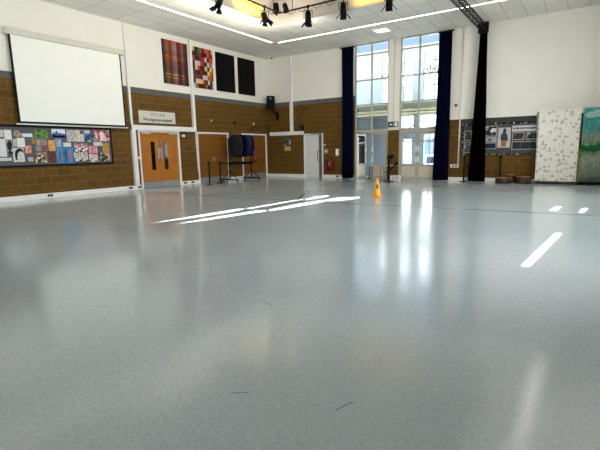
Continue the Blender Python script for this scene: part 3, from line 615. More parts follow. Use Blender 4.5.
# photo board right
t = thing('display_board', 'dark photography display board behind the black drape', 'notice board', (10.95, -.02, 1.03))
B(9.64, 12.6, -.025, 0, 1.04, 2.19).build('panel', M((78, 80, 82), .9, 0, .2, .08, 60, 'charcoal_felt'), t)
m = MB().box(9.61, 12.63, -.03, 0, 1.02, 1.06).box(9.61, 12.63, -.03, 0, 2.14, 2.2).box(9.61, 9.66, -.03, 0, 1.02, 2.2).box(12.58, 12.63, -.03, 0, 1.02, 2.2); m.build('border', cells_mat('dotted_border', ('X', 'Z'), (.045, .045), [(8, 8, 9)] * 5 + [(190, 190, 186)] + [(8, 8, 9)] * 3 + [(120, 120, 118)]), t)
t2 = thing('title_strip', 'white title strip reading GCSE photography on the display board', 'sign', (11.76, -.03, 1.86)); B(11.38, 12.5, -.03, -.0245, 1.86, 2.07).build('strip', M((206, 206, 208), .5), t2)
text('title_text', 'GCSE PHOTOGRAPHY', .083, INK, t2, onback(11.83, -.0305, 1.965), bold=.005)
for (a, b, c, d, cols, sc, kd, lb) in [
    (9.69, 9.97, 1.57, 1.95, [(26, 24, 26), (60, 58, 60), (120, 116, 116)], 9, 'noise', 'dark framed photograph on the display board left of the black drape, upper'),
    (9.69, 9.97, 1.1, 1.52, [(30, 32, 34), (90, 92, 92), (200, 200, 196)], 7, 'noise', 'dark photograph on the display board left of the black drape, lower'),
    (10.43, 10.87, 1.71, 2.1, [(20, 16, 16), (60, 40, 38), (225, 225, 228)], 5, 'noise', 'dark photograph with painted white glare right of the black drape, top of three'),
    (10.43, 10.87, 1.49, 1.69, [(196, 198, 200), (150, 152, 156), (200, 202, 204)], 5, 'noise', 'pale grey photograph with a dark leaf, middle of three beside the drape'),
    (10.43, 10.87, 1.24, 1.47, [(10, 14, 26), (22, 34, 62), (14, 18, 30)], 6, 'noise', 'dark blue photograph, bottom of three beside the black drape'),
    (10.9, 11.34, 1.28, 2.02, [(206, 200, 204), (190, 186, 192)], 4, 'noise', 'tall pale portrait photograph of a person in dark top and mustard skirt'),
    (11.39, 11.79, 1.56, 1.83, [(24, 18, 18), (58, 42, 40), (110, 90, 86)], 9, 'noise', 'brown dark photograph below the title strip, left'),
    (11.86, 12.26, 1.56, 1.83, [(16, 16, 18), (34, 34, 36), (190, 190, 190)], 7, 'noise', 'black photograph below the title strip, right, partly behind white flat'),
    (11.39, 12.26, 1.2, 1.5, [(16, 18, 22), (34, 38, 44), (50, 54, 60)], 8, 'noise', 'wide strip of three dark photographs low on the display board')]:
    o = thing('photo_print', lb, 'photograph', ((a + b) / 2, -.028, c), 'photographs on the display board')
    B(a, b, -.029, -.0245, c, d).build('mount', M((168, 168, 166), .5), o); e = .025
    B(a + e, b - e, -.031, -.0285, c + e, d - e).build('picture', print_mat('photo', cols, sc, kd), o)
    F = lambda pts, rgb: MB().prism([(a + (b - a) * u, -.0309, c + (d - c) * v) for u, v in pts], (0, -.0008, 0)).build('printed_shape', M(rgb, .5), o)
    if 'portrait' in lb: F([(.28, .06), (.7, .06), (.72, .36), (.28, .36)], (150, 110, 40)); F([(.25, .36), (.72, .36), (.82, .3), (.76, .62), (.62, .74), (.66, .9), (.5, .97), (.4, .92), (.38, .74), (.22, .6)], (44, 42, 60))
    if 'leaf' in lb: F([(.35, .2), (.5, .25), (.48, .5), (.62, .7), (.52, .66), (.45, .9), (.42, .6), (.25, .75), (.38, .45)], (40, 42, 48))
    if 'three dark' in lb: [B(a + (b - a) * k / 3 - .008, a + (b - a) * k / 3 + .008, -.0325, -.0308, c + e, d - e).build('divider', M((90, 92, 94), .5), o) for k in (1, 2)]
    if 'glare' in lb: F([(.4, .5), (.6, .78), (.95, .72), (.9, .45), (.6, .35)], (222, 224, 228))  # glare on the glossy print, painted as a flat white shape

# ------------------------------------------------------------------ floor-standing things
def barrier(x, y, h, lb, belt=None):
    t = thing('barrier_post', lb, 'barrier post', (x, y, 0), 'retractable barrier posts')
    MB().lathe((x, y, 0), [(.17, 0), (.17, .012), (.1, .03), (.03, .04)]).build('base', BLKMETAL, t)
    MB().tube((x, y, .03), (x, y, h - .1), .032, seg=16).build('post', BLKMETAL, t)
    MB().tube((x, y, h - .11), (x, y, h), .04, seg=16).build('head', BLACK, t)
    if belt: MB().bar((x, y, h - .05), belt, .004, .05).build('belt', BLACK, t)
barrier(.9, -5.18, .92, 'black barrier post nearest the plain double doors, left of the clothes rail')
barrier(.9, -4.54, .9, 'black barrier post between the other one and the clothes rail', (.8, -3.9, .82))
barrier(9.8, -.3, 1.02, 'black barrier post left of the black stage drape')
barrier(11.08, -.2, 1.0, 'black barrier post behind the brown drums')

# clothes rail
RXC = .8
t = thing('clothes_rail', 'black wheeled clothes rail holding grey and blue jackets', 'clothes rail', (RXC, -3.1, 0))
MB().tube((RXC, -4.4, 1.86), (RXC, -2.05, 1.86), .018).build('top_bar', BLKMETAL, t)
MB().tube((RXC, -3.86, .84), (RXC, -2.0, .84), .03).box(RXC - .05, RXC + .05, -3.8, -2.3, .74, .84).build('lower_bar', BLKMETAL, t)
for y in (-3.86, -2.4):
    MB().tube((RXC, y, .1), (RXC, y, 1.88), .028).build('upright', BLKMETAL, t)
    ft = MB().box(RXC - .5, RXC + .5, y - .03, y + .03, .08, .13).bar((RXC - .42, y, .13), (RXC, y, .5), .03, .02).bar((RXC + .42, y, .13), (RXC, y, .5), .03, .02).build('foot', BLKMETAL, t)
    for dx in (-.45, .45): MB().tube((RXC + dx, y - .015, .035), (RXC + dx, y + .015, .035), .035, seg=16).box(RXC + dx - .012, RXC + dx + .012, y - .02, y + .02, .035, .085).build('castor', BLACK, ft)
def jacket(y, rgb, length, lb, w=.25, dz=0):
    m_ = curtain_mat('jacket_cloth', rgb); z1 = 2.05 + dz; length += .12; t = thing('hanging_jacket', lb, 'jacket', (RXC, y, z1 - length), 'jackets on the clothes rail')
    rings = []
    for f, rx, ry in [(0, 1.0, .075), (.15, .98, .085), (.4, .88, .08), (.65, .92, .085), (.85, 1.0, .08), (.94, .85, .06), (1, .35, .045)]:
        rings.append([(RXC + w * rx * math.cos(q * PI / 10) * (1 + .03 * math.sin(q * 3)), y + ry * math.sin(q * PI / 10) * (1 + .18 * math.sin(q * 2.5 + f * 3)), z1 - length + length * f) for q in range(20)])
    b = MB().loft(rings).build('body', m_, t)
    for s in (-1, 1): MB().tube((RXC + s * w * .9, y, z1 - length * .14), (RXC + s * (w + .05), y - .02, z1 - length * .75), .06, .045, 12).build('sleeve', m_, t)
    MB().tube((RXC, y, z1 - .01), (RXC, y, z1 + .07), .007).build('hanger', STEEL, t)
jacket(-3.5, (40, 40, 42), .82, 'dark grey jacket at the left end of the clothes rail')
jacket(-3.3, (54, 54, 54), .8, 'mid grey jacket beside the left end one on the rail')
jacket(-3.1, (12, 13, 26), .86, 'black and navy jacket next to the grey pair on the rail', .24)
jacket(-2.9, (18, 28, 92), .84, 'bright blue jacket in the middle of the clothes rail', .23)
jacket(-2.7, (58, 58, 58), .74, 'pale grey jacket right of the bright blue one', .24)
jacket(-2.5, (17, 26, 88), .82, 'royal blue jacket at the right end of the clothes rail', .24)

# sanitiser stand, table, crate
t = thing('display_stand', 'black floor stand with tilted head in front of the brick pier', 'stand', (7.16, -1.4, 0))
MB().box(6.98, 7.34, -1.55, -1.25, 0, .03, bev=.008).build('base', BLKMETAL, t); MB().box(7.12, 7.2, -1.44, -1.36, .03, 1.0, bev=.006).build('post', BLKMETAL, t)
MB().box(-.13, .13, -.03, .03, -.085, .085, bev=.02).xf(Matrix.Translation((7.22, -1.42, 1.0)) @ Matrix.Rotation(math.radians(-35), 4, 'X')).build('head_panel', BLACK, t)
MB().box(7.0, 7.2, -1.5, -1.3, .385, .41).build('tray', BLKMETAL, t)
MB().bar((7.17, -1.4, .42), (7.5, -1.36, .82), .06, .05).bar((7.4, -1.36, .68), (7.52, -1.36, .74), .07, .1).build('arm', BLACK, t)
t = thing('folding_table', 'narrow pale folding table in front of the glazed doors', 'table', (6.5, -.5, 0))
B(5.9, 7.1, -.72, -.3, .6, .63, bev=.006).build('tabletop', M((196, 192, 182), .5), t)
for xa, xb in ((5.99, 5.95), (6.47, 6.53)):
    for y in (-.67, -.35): MB().tube((xa, y, .6), (xb, y, 0), .011, seg=8).build('leg', DGREY, t)
for y in (-.67, -.35): MB().tube((6.98, y, .6), (7.06, y, 0), .011, seg=8).build('leg', DGREY, t)
t = thing('wire_crate', 'small white lattice crate on the floor behind the black stand', 'crate', (7.2, -.95, 0)); m = MB()
for y in (-1.05, -.8):
    for i in range(5): m.bar((7.04 + i * .075, y, .0 + .02), (7.11 + i * .075, y, .22), .012, .012).bar((7.11 + i * .075, y, .02), (7.04 + i * .075, y, .22), .012, .012)
    m.box(7.02, 7.44, y - .01, y + .01, .21, .235).box(7.02, 7.44, y - .01, y + .01, 0, .025)
m.box(7.02, 7.04, -1.05, -.8, 0, .23).box(7.42, 7.44, -1.05, -.8, 0, .23).box(7.02, 7.44, -1.05, -.8, 0, .015); m.build('lattice', WPAINT, t)

# cone
t = thing('traffic_cone', 'yellow safety cone standing alone in the middle of the floor', 'cone', (9.0, -6.74, 0))
YEL = M((236, 168, 20), .4, 0, .4, .05, 6, 'cone_yellow')
MB().box(8.885, 9.115, -6.855, -6.625, 0, .03, bev=.012).build('base', YEL, t)
MB().lathe((9.0, -6.74, .03), [(.112, 0), (.1, .05), (.076, .2), (.035, .46), (.025, .485), (.01, .49)], 28).build('body', YEL, t)
def conepatch(z0, z1, q0, q1, rgb, nm):
    r = lambda z: .076 + (.035 - .076) * (z - .23) / .26
    MB().loft([[(9.0 + (r(z) + .002) * math.cos(q0 + (q1 - q0) * k / 6), -6.74 + (r(z) + .002) * math.sin(q0 + (q1 - q0) * k / 6), z) for k in range(7)] for z in (z0, (z0 + z1) / 2, z1)], closed=False).build(nm, M(rgb, .5), t)
conepatch(.24, .36, -1.45, -.6, (70, 30, 20), 'warning_mark')

# low drums
def drum(x, y, w, h, lb, z=0):
    t = thing('wooden_drum', lb, 'drum', (x, y, z), 'brown wooden drums')
    MB().lathe((x, y, z), [(w * .46, 0), (w * .5, .03), (w * .5, h - .04), (w * .47, h - .012)], 28).build('shell', BWOOD, t)
    plab(MB().lathe((x, y, z + h - .014), [(w * .475, 0), (w * .46, .014)], 28).build('drum_skin', LWOOD, t), 'tan top skin')
    for zz in (.05, h - .07): MB().lathe((x, y, z + zz), [(w * .505, 0), (w * .505, .025)], 28).build('hoop', M((44, 26, 16), .5), t)
drum(11.26, -.66, .5, .21, 'low brown drum at the front left below the display board'); drum(11.46, -.24, .33, .3, 'low brown drum behind the front left one against the skirting'); drum(11.9, -.44, .5, .25, 'low brown drum beside the white patterned flat')

# scenery flats
def flat_pattern():
    t = NT('leaf_print'); co = t.coords()
    mp = t.n('ShaderNodeMapping'); mp.inputs['Scale'].default_value = (1, .01, 1); t.l(co, mp.inputs[0])
    vo = t.n('ShaderNodeTexVoronoi', i_Scale=7.5, i_Randomness=.6); t.l(mp.outputs[0], vo.inputs['Vector'])
    no = t.n('ShaderNodeTexNoise', i_Scale=52.0, i_Detail=1.0); t.l(mp.outputs[0], no.inputs['Vector'])
    v2 = t.n('ShaderNodeTexVoronoi', i_Scale=16.0); t.l(mp.outputs[0], v2.inputs['Vector'])
    A = t.ramp(vo.outputs['Distance'], [(.36, (1, 1, 1, 1)), (.44, (0, 0, 0, 1))]); Bn = t.ramp(no.outputs['Fac'], [(.46, (0, 0, 0, 1)), (.52, (1, 1, 1, 1))]); D = t.ramp(v2.outputs['Distance'], [(.16, (1, 1, 1, 1)), (.22, (0, 0, 0, 1))])
    f = t.mix(1.0, t.mix(1.0, A, Bn, 'MULTIPLY'), D, 'LIGHTEN')
    t.bsdf(t.mix(f, lin((232, 230, 220)), lin((146, 146, 138))), .8, 0, .2); return t.m
t = thing('scenery_flat', 'white scenery flat printed with small grey leaves, on castors', 'scenery flat', (12.9, -.4, 0))
FP = flat_pattern()
MB().box(12.28, 13.5, -.5, -.47, .1, 2.5).prism([(12.28, -.5, .1), (12.28, -.5, 2.5), (12.16, -.12, 2.5), (12.24, -.2, 1.1), (12.26, -.3, .1)], (-.01, 0, 0)).build('covered_panel', FP, t)
MB().box(12.26, 13.5, -.48, -.08, .06, .1).box(12.3, 12.36, -.46, -.42, .1, 2.46).box(13.42, 13.48, -.46, -.42, .1, 2.46).bar((13.4, -.44, 1.9), (13.4, -.1, .1), .04, .04).bar((12.4, -.44, 1.9), (12.4, -.1, .1), .04, .04).build('timber_frame', BLACK, t)
for x in (12.34, 13.42):
    for y in (-.44, -.14): MB().tube((x - .015, y, .032), (x + .015, y, .032), .032, seg=14).box(x - .02, x + .02, y - .01, y + .01, .03, .065).build('castor', GREY, t)
def scenery_mat():
    t = NT('painted_landscape'); co = t.coords(); sep = t.n('ShaderNodeSeparateXYZ'); t.l(co, sep.inputs[0])
    no = t.n('ShaderNodeTexNoise', i_Scale=2.6, i_Detail=5.0); t.l(co, no.inputs['Vector'])
    mm = t.n('ShaderNodeMath', operation='MULTIPLY_ADD'); t.l(no.outputs['Fac'], mm.inputs[0]); mm.inputs[1].default_value = .5; t.l(sep.outputs['Z'], mm.inputs[2])
    mr = t.n('ShaderNodeMapRange', i_From_Min=.3, i_From_Max=2.75); t.l(mm.outputs[0], mr.inputs[0])
    c = t.ramp(mr.outputs[0], [(0, lin((70, 80, 72))), (.14, lin((110, 126, 110))), (.33, lin((140, 150, 132))), (.44, lin((100, 128, 92))), (.47, lin((16, 84, 44))), (.535, lin((30, 104, 60))), (.56, lin((120, 138, 116))), (.66, lin((126, 140, 122))), (.7, lin((76, 140, 128))), (.8, lin((64, 142, 138))), (1, lin((70, 148, 146)))])
    n2 = t.n('ShaderNodeTexNoise', i_Scale=16.0, i_Detail=4.0); t.l(co, n2.inputs['Vector'])
    t.bsdf(t.mix(.75, c, t.ramp(n2.outputs['Fac'], [(.35, (.3, .3, .3, 1)), (.65, (.72, .72, .72, 1))]), 'OVERLAY'), .8, 0, .2); return t.m
t = thing('scenery_flat', 'painted scenery flat with teal sky, clouds and green hills', 'scenery flat', (14.3, -.35, 0))
B(13.56, 15.0, -.5, -.46, .1, 2.53).build('painted_panel', scenery_mat(), t)
m = MB()
CLOUD = M((160, 190, 182), .8)
for ci, (cx, cz, rx, rz) in enumerate([(13.78, 2.3, .17, .1), (14.0, 2.34, .2, .12), (14.2, 2.08, .2, .08), (14.55, 2.2, .3, .1)]):
    m.prism([(cx + rx * math.cos(q * PI / 10) * (1 + .08 * math.sin(q * 4)), -.501 - .002 * ci, cz + rz * math.sin(q * PI / 10) * (1 + .1 * math.cos(q * 3))) for q in range(20)], (0, -.001, 0))
m.build('painted_cloud', CLOUD, t)
MB().box(13.56, 15.0, -.5, -.46, .02, .1).box(13.58, 13.64, -.46, -.42, .1, 2.5).bar((13.64, -.44, 1.9), (13.64, -.08, .03), .04, .04).box(13.6, 15.0, -.46, -.08, .02, .06).build('timber_frame', BLACK, t)
t = thing('scenery_strip', 'narrow yellow-green board standing between the two scenery flats', 'board', (13.55, -.3, 0))
B(13.505, 13.555, -.53, -.3, 0, 1.2).build('board', M((120, 128, 40), .7, 0, .3, .2, 12, 'yellow_green_board'), t)
B(13.502, 13.558, -.535, -.295, 0, .06).build('shoe', BLACK, t)

# ------------------------------------------------------------------ ceiling lights
LED = emit('led_diffuser', (255, 250, 240), 11)
def led(a, lb):
    t = thing('linear_ceiling_light', lb, 'ceiling light', ((a[0] + a[1]) / 2, (a[2] + a[3]) / 2, CH - .02), 'linear ceiling lights')
    dx, dy = (a[1] - a[0] > 1), (a[3] - a[2] > 1)
    e = .015
    if dx: MB().box(a[0], a[1], a[2] - e, a[2], CH - .016, CH).box(a[0], a[1], a[3], a[3] + e, CH - .016, CH).build('housing', WPAINT, t)
    else: MB().box(a[0] - e, a[0], a[2], a[3], CH - .016, CH).box(a[1], a[1] + e, a[2], a[3], CH - .016, CH).build('housing', WPAINT, t)
    B(*a, CH - .014, CH - .001).build('diffuser', LED, t)
led((2.33, 2.385, -18.0, -2.62), 'long linear light in the ceiling running parallel to left wall')
led((2.56, 12.8, -2.455, -2.4), 'long linear light in the ceiling running parallel to window wall')
led((12.97, 13.04, -18.0, -2.62), 'long linear light in the ceiling on the right, outside the picture')
led((2.56, 12.8, -18.25, -18.18), 'long linear light in the ceiling near the rear wall')
m = MB(); m.box(6.735, 6.755, -.012, 0, 2.47, CH - .01); tag(m.build('trim_3', ALU), 'thin cover strip up the white pier between the tall windows', 'trim', kind='structure')
tag(B(2.3, 2.5, -2.5, -2.36, CH - .03, CH, bev=.005).build('light_connector', M((150, 146, 138), .5)), 'grey corner joint between the two linear ceiling lights', 'connector')
t = thing('ceiling_panel_light', 'square recessed ceiling light in front of the tall windows', 'ceiling light', (6.8, -1.48, CH - .02))
MB().box(6.5, 7.1, -1.78, -1.75, CH - .015, CH).box(6.5, 7.1, -1.21, -1.18, CH - .015, CH).box(6.5, 6.53, -1.75, -1.21, CH - .015, CH).box(7.07, 7.1, -1.75, -1.21, CH - .015, CH).build('frame', WPAINT, t)
B(6.53, 7.07, -1.75, -1.21, CH - .012, CH - .001).build('diffuser', emit('panel_diffuser', (255, 242, 214), 1.2), t)

# lighting bars + stage lights
BX, BY, BZ = 4.35, -4.75, 6.09
t = thing('lighting_bar', 'black lighting bar along the left side of the recess', 'lighting bar', (BX, -9.5, BZ - .1)); MB().tube((BX, -15.8, BZ), (BX, BY, BZ), .028).build('pipe', BLKMETAL, t)
[MB().tube((BX, y, BZ), (BX, y, RZ), .012, seg=8).build('hanger', BLKMETAL, t) for y in (-5.1, -7.5, -10, -12.5, -15)]
for y in (-5.25, -6.1, -6.6, -7.3):
    pts = [(BX + .03 * math.sin(i * 2.1), y - .12 + .05 * i, BZ - .03 - .11 * math.sin(PI * i / 6)) for i in range(7)]; MB().path(pts, .008, 6).build('cable_loop', BLACK, t)
t = thing('lighting_bar', 'black lighting bar along the window side of the recess', 'lighting bar', (8, BY, BZ - .1)); MB().tube((BX, BY, BZ + .0), (11.5, BY, BZ), .028).build('pipe', BLKMETAL, t)
[MB().tube((x, BY, BZ), (x, BY, RZ), .012, seg=8).build('hanger', BLKMETAL, t) for x in (4.9, 6.2, 7.7, 9.2, 10.7)]
for x in (4.85, 5.3, 5.9, 6.4): MB().path([(x - .15 + .06 * i, BY + .03 * math.sin(i * 1.7), BZ - .03 - .1 * math.sin(PI * i / 5)) for i in range(6)], .008, 6).build('cable_loop', BLACK, t)
def stage_light(x, y, zc, tilt, rz, s, lb, doors=True):
    t = thing('stage_light', lb, 'stage light', (x, y, zc), 'stage lights in the ceiling recess')
    R = Matrix.Translation((x, y, zc)) @ Matrix.Rotation(rz, 4, 'Z') @ Matrix.Rotation(tilt, 4, 'X') @ Matrix.Diagonal((s, s, s, 1))
    MB().tube((0, 0, -.1), (0, 0, .17), .1, .095, 20).tube((0, 0, .17), (0, 0, .22), .08, .06, 16).tube((0, 0, -.13), (0, 0, -.1), .115, seg=20).xf(R).build('body', BLACK, t)
    plab(MB().tube((0, 0, -.132), (0, 0, -.128), .09, seg=20).xf(R).build('lens', M((60, 62, 66), .1, 0, .6), t), 'dark glass lens')
    if doors:
        for k in range(4):
            q = Matrix.Rotation(k * PI / 2, 4, 'Z')
            MB().prism([(-.08, .11, -.13), (.08, .11, -.13), (.1, .22 if k % 2 else .12, -.25), (-.1, .22 if k % 2 else .12, -.25)], (0, .006, .002)).xf(R @ q).build('barn_door', BLACK, t)
    up = zc < BZ; top = BZ - .03 if up else BZ + .14
    Y = Matrix.Translation((x, y, 0)) @ Matrix.Rotation(rz, 4, 'Z'); w = .135 * s; d = 0
    MB().path([(w, 0, zc), (w, 0, top - .1), (-w, 0, top - .1), (-w, 0, zc)], .012).box(-.02, .02, -.03, .03, min(top - .1, BZ), top + .02 if up else BZ + .05).xf(Y).build('yoke', BLKMETAL, t)
    MB().box(-.035, .035, -.04, .04, BZ - .05, BZ + .04).xf(Y).build('clamp', BLKMETAL, t)
stage_light(BX, -7.8, 5.62, math.radians(35), math.radians(90), .95, 'black stage light nearest the camera on the left bar')
stage_light(BX, -5.6, 5.74, math.radians(-30), math.radians(60), 1.0, 'tilted black stage light at the recess corner end of the left bar')
stage_light(4.22, BY, 6.23, math.radians(25), math.radians(25), 1.0, 'small black lamp on the window side bar, nearest the corner', False)
stage_light(4.63, BY, 6.17, math.radians(25), math.radians(-10), .9, 'small black lamp beside the corner one on the window side bar', False)
stage_light(5.54, BY, 5.72, math.radians(4), math.radians(20), 1.05, 'black stage light with barn doors, third along the window side bar')
stage_light(6.88, BY, 5.73, math.radians(4), math.radians(30), 1.05, 'black stage light with barn doors, near the orange-lit recess side')
stage_light(8.44, BY, 5.70, math.radians(8), math.radians(20), 1.05, 'black stage light with barn doors, furthest right on the window side bar')

# ------------------------------------------------------------------ outside
tag(B(-1, RX + 1, .26, 3.0, 6.9, 7.1).build('porch_shade', M((225, 228, 230), .8)), 'deep white slab added to shade the porch outside', 'sun_shade', kind='structure')  # unseen slab added to keep direct sun off the porch
gm = MB()
for a in [(-60, 80, .26, 90), (-60, 80, -60, RY - .31), (-60, -.31, RY - .31, .26), (RX + .31, 80, RY - .31, .26)]: gm.box(*a, -.2, -.03)
tag(gm.build('ground', M((206, 204, 198), .8, 0, .3, .1, .6, 'paving')), 'pale paved ground outside the glazed doors', 'ground', kind='structure')
UPW = [(5.1, 5.8), (6.2, 6.68), (7.15, 8.2)]
def pf(u, z):
    if any(a < u < b for a, b in UPW) and 3.55 < z < 5.68: return None
    if 5.9 < u < 8.3 and 2.2 < z < 2.88 and not (5.9 < u < 6.15 or 6.75 < u < 7.05): return None
    if 6.25 < u < 6.68 and .6 < z < 1.75: return None
    if 7.27 < u < 8.2 and .45 < z < 1.95: return None
    return 0
wall('porch_wall', 'X', [2.5, 3.95, 5.1, 5.8, 5.9, 6.15, 6.2, 6.25, 6.68, 6.75, 7.05, 7.15, 7.27, 8.2, 8.3, 10.5], [-.03, .45, .6, 1.75, 1.95, 2.2, 2.88, 3.55, 5.68, 6.0], pf, [PALEBLUE], 2.5, 2.7, 'pale blue outer porch wall with openings seen through the glazing')
tag(MB().box(9.0, 9.2, .27, 2.49, -.03, 2.8).box(3.6, 3.8, .27, 2.49, -.03, 2.8).build('porch_light_block', PALEBLUE), 'pale blue walls added to block light at the porch sides', 'wall', kind='structure')  # walls added to keep bright sky off the open leaf and lower porch
t = thing('porch_canopy', 'pale olive fascia beam across the porch outside the windows', 'canopy', (6.1, 2.4, 2.9)); B(3.8, 8.8, 1.2, 2.49, 2.82, 3.3, bev=.01).build('fascia', M((140, 141, 116), .7, 0, .3, .06, 4, 'olive_fascia'), t)
m = MB(); [m.box(3.8, 8.8, 1.185, 1.2, z, z + .02) for z in (2.96, 3.12)]; m.build('groove', M((112, 112, 94), .7), t)
for i, (a, b) in enumerate(UPW):
    m = MB(); [m.box(a, b, 2.56, 2.62, z - .025, z + .025) for z in (4.18, 4.72, 5.25)]; m.box(a, a + .04, 2.56, 2.62, 3.55, 5.68).box(b - .04, b, 2.56, 2.62, 3.55, 5.68)
    if i == 2: m.box(7.65, 7.7, 2.56, 2.62, 3.55, 5.68)
    tag(m.build('porch_window_frame', M((130, 158, 188), .5)), ['grey blue outer window bars behind the left tall window', 'grey blue narrow outer window bars behind the right tall window', 'grey blue wide outer window bars beside the right curtain'][i], 'window', 'porch windows', kind='structure')
t = thing('porch_brace', 'blue sloping handrail outside the right tall window', 'railing', (7.4, 3.2, 0)); BLU = M((96, 128, 176), .5)
MB().bar((7.0, 3.3, 2.1), (9.2, 3.3, 3.05), .07, .09).bar((5.6, 3.3, 2.72), (6.8, 3.3, 2.6), .05, .07).bar((5.7, 3.3, 2.0), (6.6, 3.3, 2.5), .06, .07).build('handrail', BLU, t)
MB().tube((7.3, 3.3, -.03), (7.3, 3.3, 2.25), .04).tube((6.0, 3.3, -.03), (6.0, 3.3, 2.7), .04).tube((9.1, 3.3, -.03), (9.1, 3.3, 3.0), .04).build('post', BLU, t)
t = thing('neighbouring_building', 'white sunlit building beyond the porch', 'building', (6, 13, 0)); B(-30, 45, 12, 16, -.05, 8.1).build('facade', M((236, 240, 242), .8, 0, .2, .03, .6, 'white_render'), t)
m = MB(); [m.box(x, x + .9, 11.96, 12.02, z, z + 1.1) for x in (1.5, 4.0, 6.5, 9.0, 11.5) for z in (.9,)]
m.build('window', M((80, 100, 118), .15, 0, .6), t)
t = thing('street_sign', 'blue sign outside the right glazed door', 'sign', (7.8, 6, 0)); B(7.55, 7.95, 5.97, 6.0, 1.95, 2.6).build('sign_face', M((36, 52, 150), .5), t); MB().tube((7.75, 6.03, -.03), (7.75, 6.03, 2.6), .03).build('post', GREY, t); B(7.6, 7.7, 5.955, 5.97, 2.15, 2.35).build('pictogram', WPAINT, t)
t = thing('notice_stand', 'cream notice panel on a stand outside the right glazed door', 'sign', (7.6, 4.2, 0)); B(7.35, 7.85, 4.18, 4.21, .9, 1.75).build('panel', M((222, 214, 186), .6), t); MB().tube((7.42, 4.22, -.03), (7.42, 4.22, 1.75), .02).tube((7.78, 4.22, -.03), (7.78, 4.22, 1.75), .02).build('legs', GREY, t)
t = thing('bench', 'grey slatted bench outside the right glazed door', 'bench', (7.8, 3.6, 0)); MB().box(7.0, 8.4, 3.4, 3.8, .42, .47).box(7.1, 7.16, 3.42, 3.78, -.03, .42).box(8.24, 8.3, 3.42, 3.78, -.03, .42).box(7.0, 8.4, 3.78, 3.82, .55, .9).build('seat', M((90, 96, 102), .5), t)
t = thing('door_mat', 'dark mat on the ground outside the open glazed leaf', 'mat', (5.5, .9, -.03)); B(5.15, 6.2, .35, 1.5, -.03, -.012).build('mat', M((30, 34, 40), .9), t)

# ------------------------------------------------------------------ light
SKY_FILL, SKY_FAR = 7.0, .8
w = bpy.data.worlds.new('sky'); S.world = w; w.use_nodes = True; nt = w.node_tree; nt.nodes.clear()
N_ = nt.nodes.new; LK = nt.links.new
o_ = N_('ShaderNodeOutputWorld'); bg = N_('ShaderNodeBackground'); tc = N_('ShaderNodeTexCoord'); sp = N_('ShaderNodeSeparateXYZ'); rp = N_('ShaderNodeValToRGB'); mr = N_('ShaderNodeMapRange')
LK(tc.outputs['Generated'], sp.inputs[0]); dt = N_('ShaderNodeVectorMath'); dt.operation = 'DOT_PRODUCT'; LK(tc.outputs['Generated'], dt.inputs[0]); dt.inputs[1].default_value = (.85, -.5, .15); LK(dt.outputs['Value'], mr.inputs[0])
# sky made brighter to the right as added fill, plain pale blue sky elsewhere
mr.inputs[1].default_value = .15; mr.inputs[2].default_value = .9; mr.inputs[3].default_value = SKY_FAR; mr.inputs[4].default_value = SKY_FILL; mr.interpolation_type = 'SMOOTHSTEP'
LK(sp.outputs['Y'], rp.inputs[0]); LK(rp.outputs[0], bg.inputs[0]); LK(mr.outputs[0], bg.inputs[1]); LK(bg.outputs[0], o_.inputs[0])
e = rp.color_ramp.elements; e[0].position = 0; e[0].color = (1, .99, .98, 1); e[1].position = .6; e[1].color = (.56, .77, 1, 1)
sun = bpy.data.lights.new('sun', 'SUN'); sun.energy = 26; sun.angle = math.radians(.35); sun.color = (1, .97, .92)
so = bpy.data.objects.new('sun', sun); COL.objects.link(so); so.rotation_euler = Vector((-SHX, -SHY, -RZ)).to_track_quat('-Z', 'Y').to_euler(); so.location = (-4, -12, 14)
def lamp(name, kind, loc, power, color, target=None, **kw):
    l = bpy.data.lights.new(name, kind); l.energy = power; l.color = color
    for k, v in kw.items(): setattr(l, k, v)
    o = bpy.data.objects.new(name, l); COL.objects.link(o); o.location = loc
    if target is not None: o.rotation_euler = (Vector(target) - Vector(loc)).to_track_quat('-Z', 'Y').to_euler()
    return o
def portal(name, loc, target, sx, sy):
    o = lamp(name, 'AREA', loc, 1, (1, 1, 1), target, shape='RECTANGLE', size=sx, size_y=sy); o.data.cycles.is_portal = True
for a, b in RW: portal('rear_portal', ((a + b) / 2, RY - .2, 3.25), ((a + b) / 2, 0, 3.25), 1.6, 4.7)
for a, b in SW: portal('side_portal', (RX + .2, (a + b) / 2, 3.2), (0, (a + b) / 2, 3.2), 2.6, 4.6)
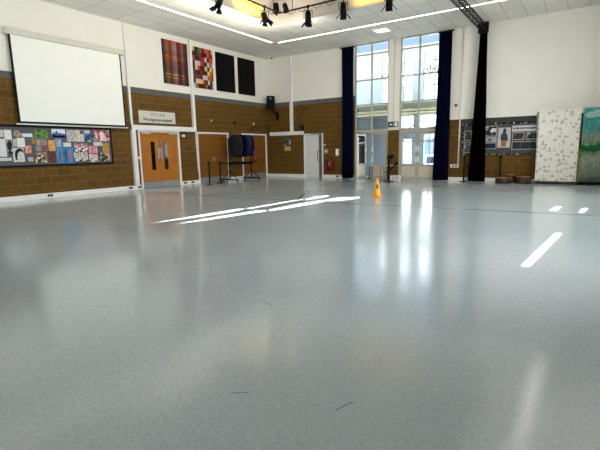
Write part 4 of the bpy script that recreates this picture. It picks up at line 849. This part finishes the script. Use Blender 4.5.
for a, b in (W1, W2): portal('window_portal', ((a + b) / 2, .2, 2.9), ((a + b) / 2, -5, 2.9), 1.6, 5.8)
# gelled stage lights washing the recess sides
lamp('yellow_gel_lamp', 'AREA', (4.5, -6.15, 6.3), 7, (1, .74, .03), (4.0, -6.0, 6.0), shape='RECTANGLE', size=1.3, size_y=.1, spread=math.radians(75))
lamp('orange_gel_lamp', 'AREA', (8.3, -4.95, 6.3), 9, (1, .62, .05), (8.3, -4.42, 6.0), shape='RECTANGLE', size=2.2, size_y=.1, spread=math.radians(75))
lamp('warm_stage_lamp', 'POINT', (4.9, -5.3, 6.1), 5, (1, .86, .68), shadow_soft_size=.08)
lamp('ceiling_fill_lamp', 'AREA', (3.9, -7.6, 5.15), 42, (1, .93, .78), (2.95, -7.6, 5.85), shape='RECTANGLE', size=6.0, size_y=.12)  # added lamp without a fixture, brightens the ceiling beside the recess
lamp('ceiling_fill_lamp', 'AREA', (4.9, -4.9, 5.2), 16, (1, .93, .78), (4.3, -3.3, 5.85), shape='RECTANGLE', size=1.6, size_y=.12)  # second added lamp, no fixture, brightens the window-side ceiling

# ------------------------------------------------------------------ camera
cam = bpy.data.cameras.new('camera'); co = bpy.data.objects.new('camera', cam); COL.objects.link(co); S.camera = co
cam.sensor_width = 36; cam.lens = 428.7991 / 600 * 36; cam.clip_end = 300
yaw, pitch, roll = .5931, -.1729, -.0179
F = Vector((-math.sin(yaw) * math.cos(pitch), math.cos(yaw) * math.cos(pitch), math.sin(pitch))); r = Vector((math.cos(yaw), math.sin(yaw), 0)); u = r.cross(F)
r, u = r * math.cos(roll) + u * math.sin(roll), u * math.cos(roll) - r * math.sin(roll)
co.matrix_world = Matrix(((r.x, u.x, -F.x, 13.8658), (r.y, u.y, -F.y, -17.8198), (r.z, u.z, -F.z, 1.3261), (0, 0, 0, 1)))
vs = S.view_settings; S.display_settings.display_device = 'sRGB'; vs.view_transform = 'Standard'; vs.look = 'None'; vs.exposure = .38; vs.gamma = 1; vs.use_curve_mapping = False
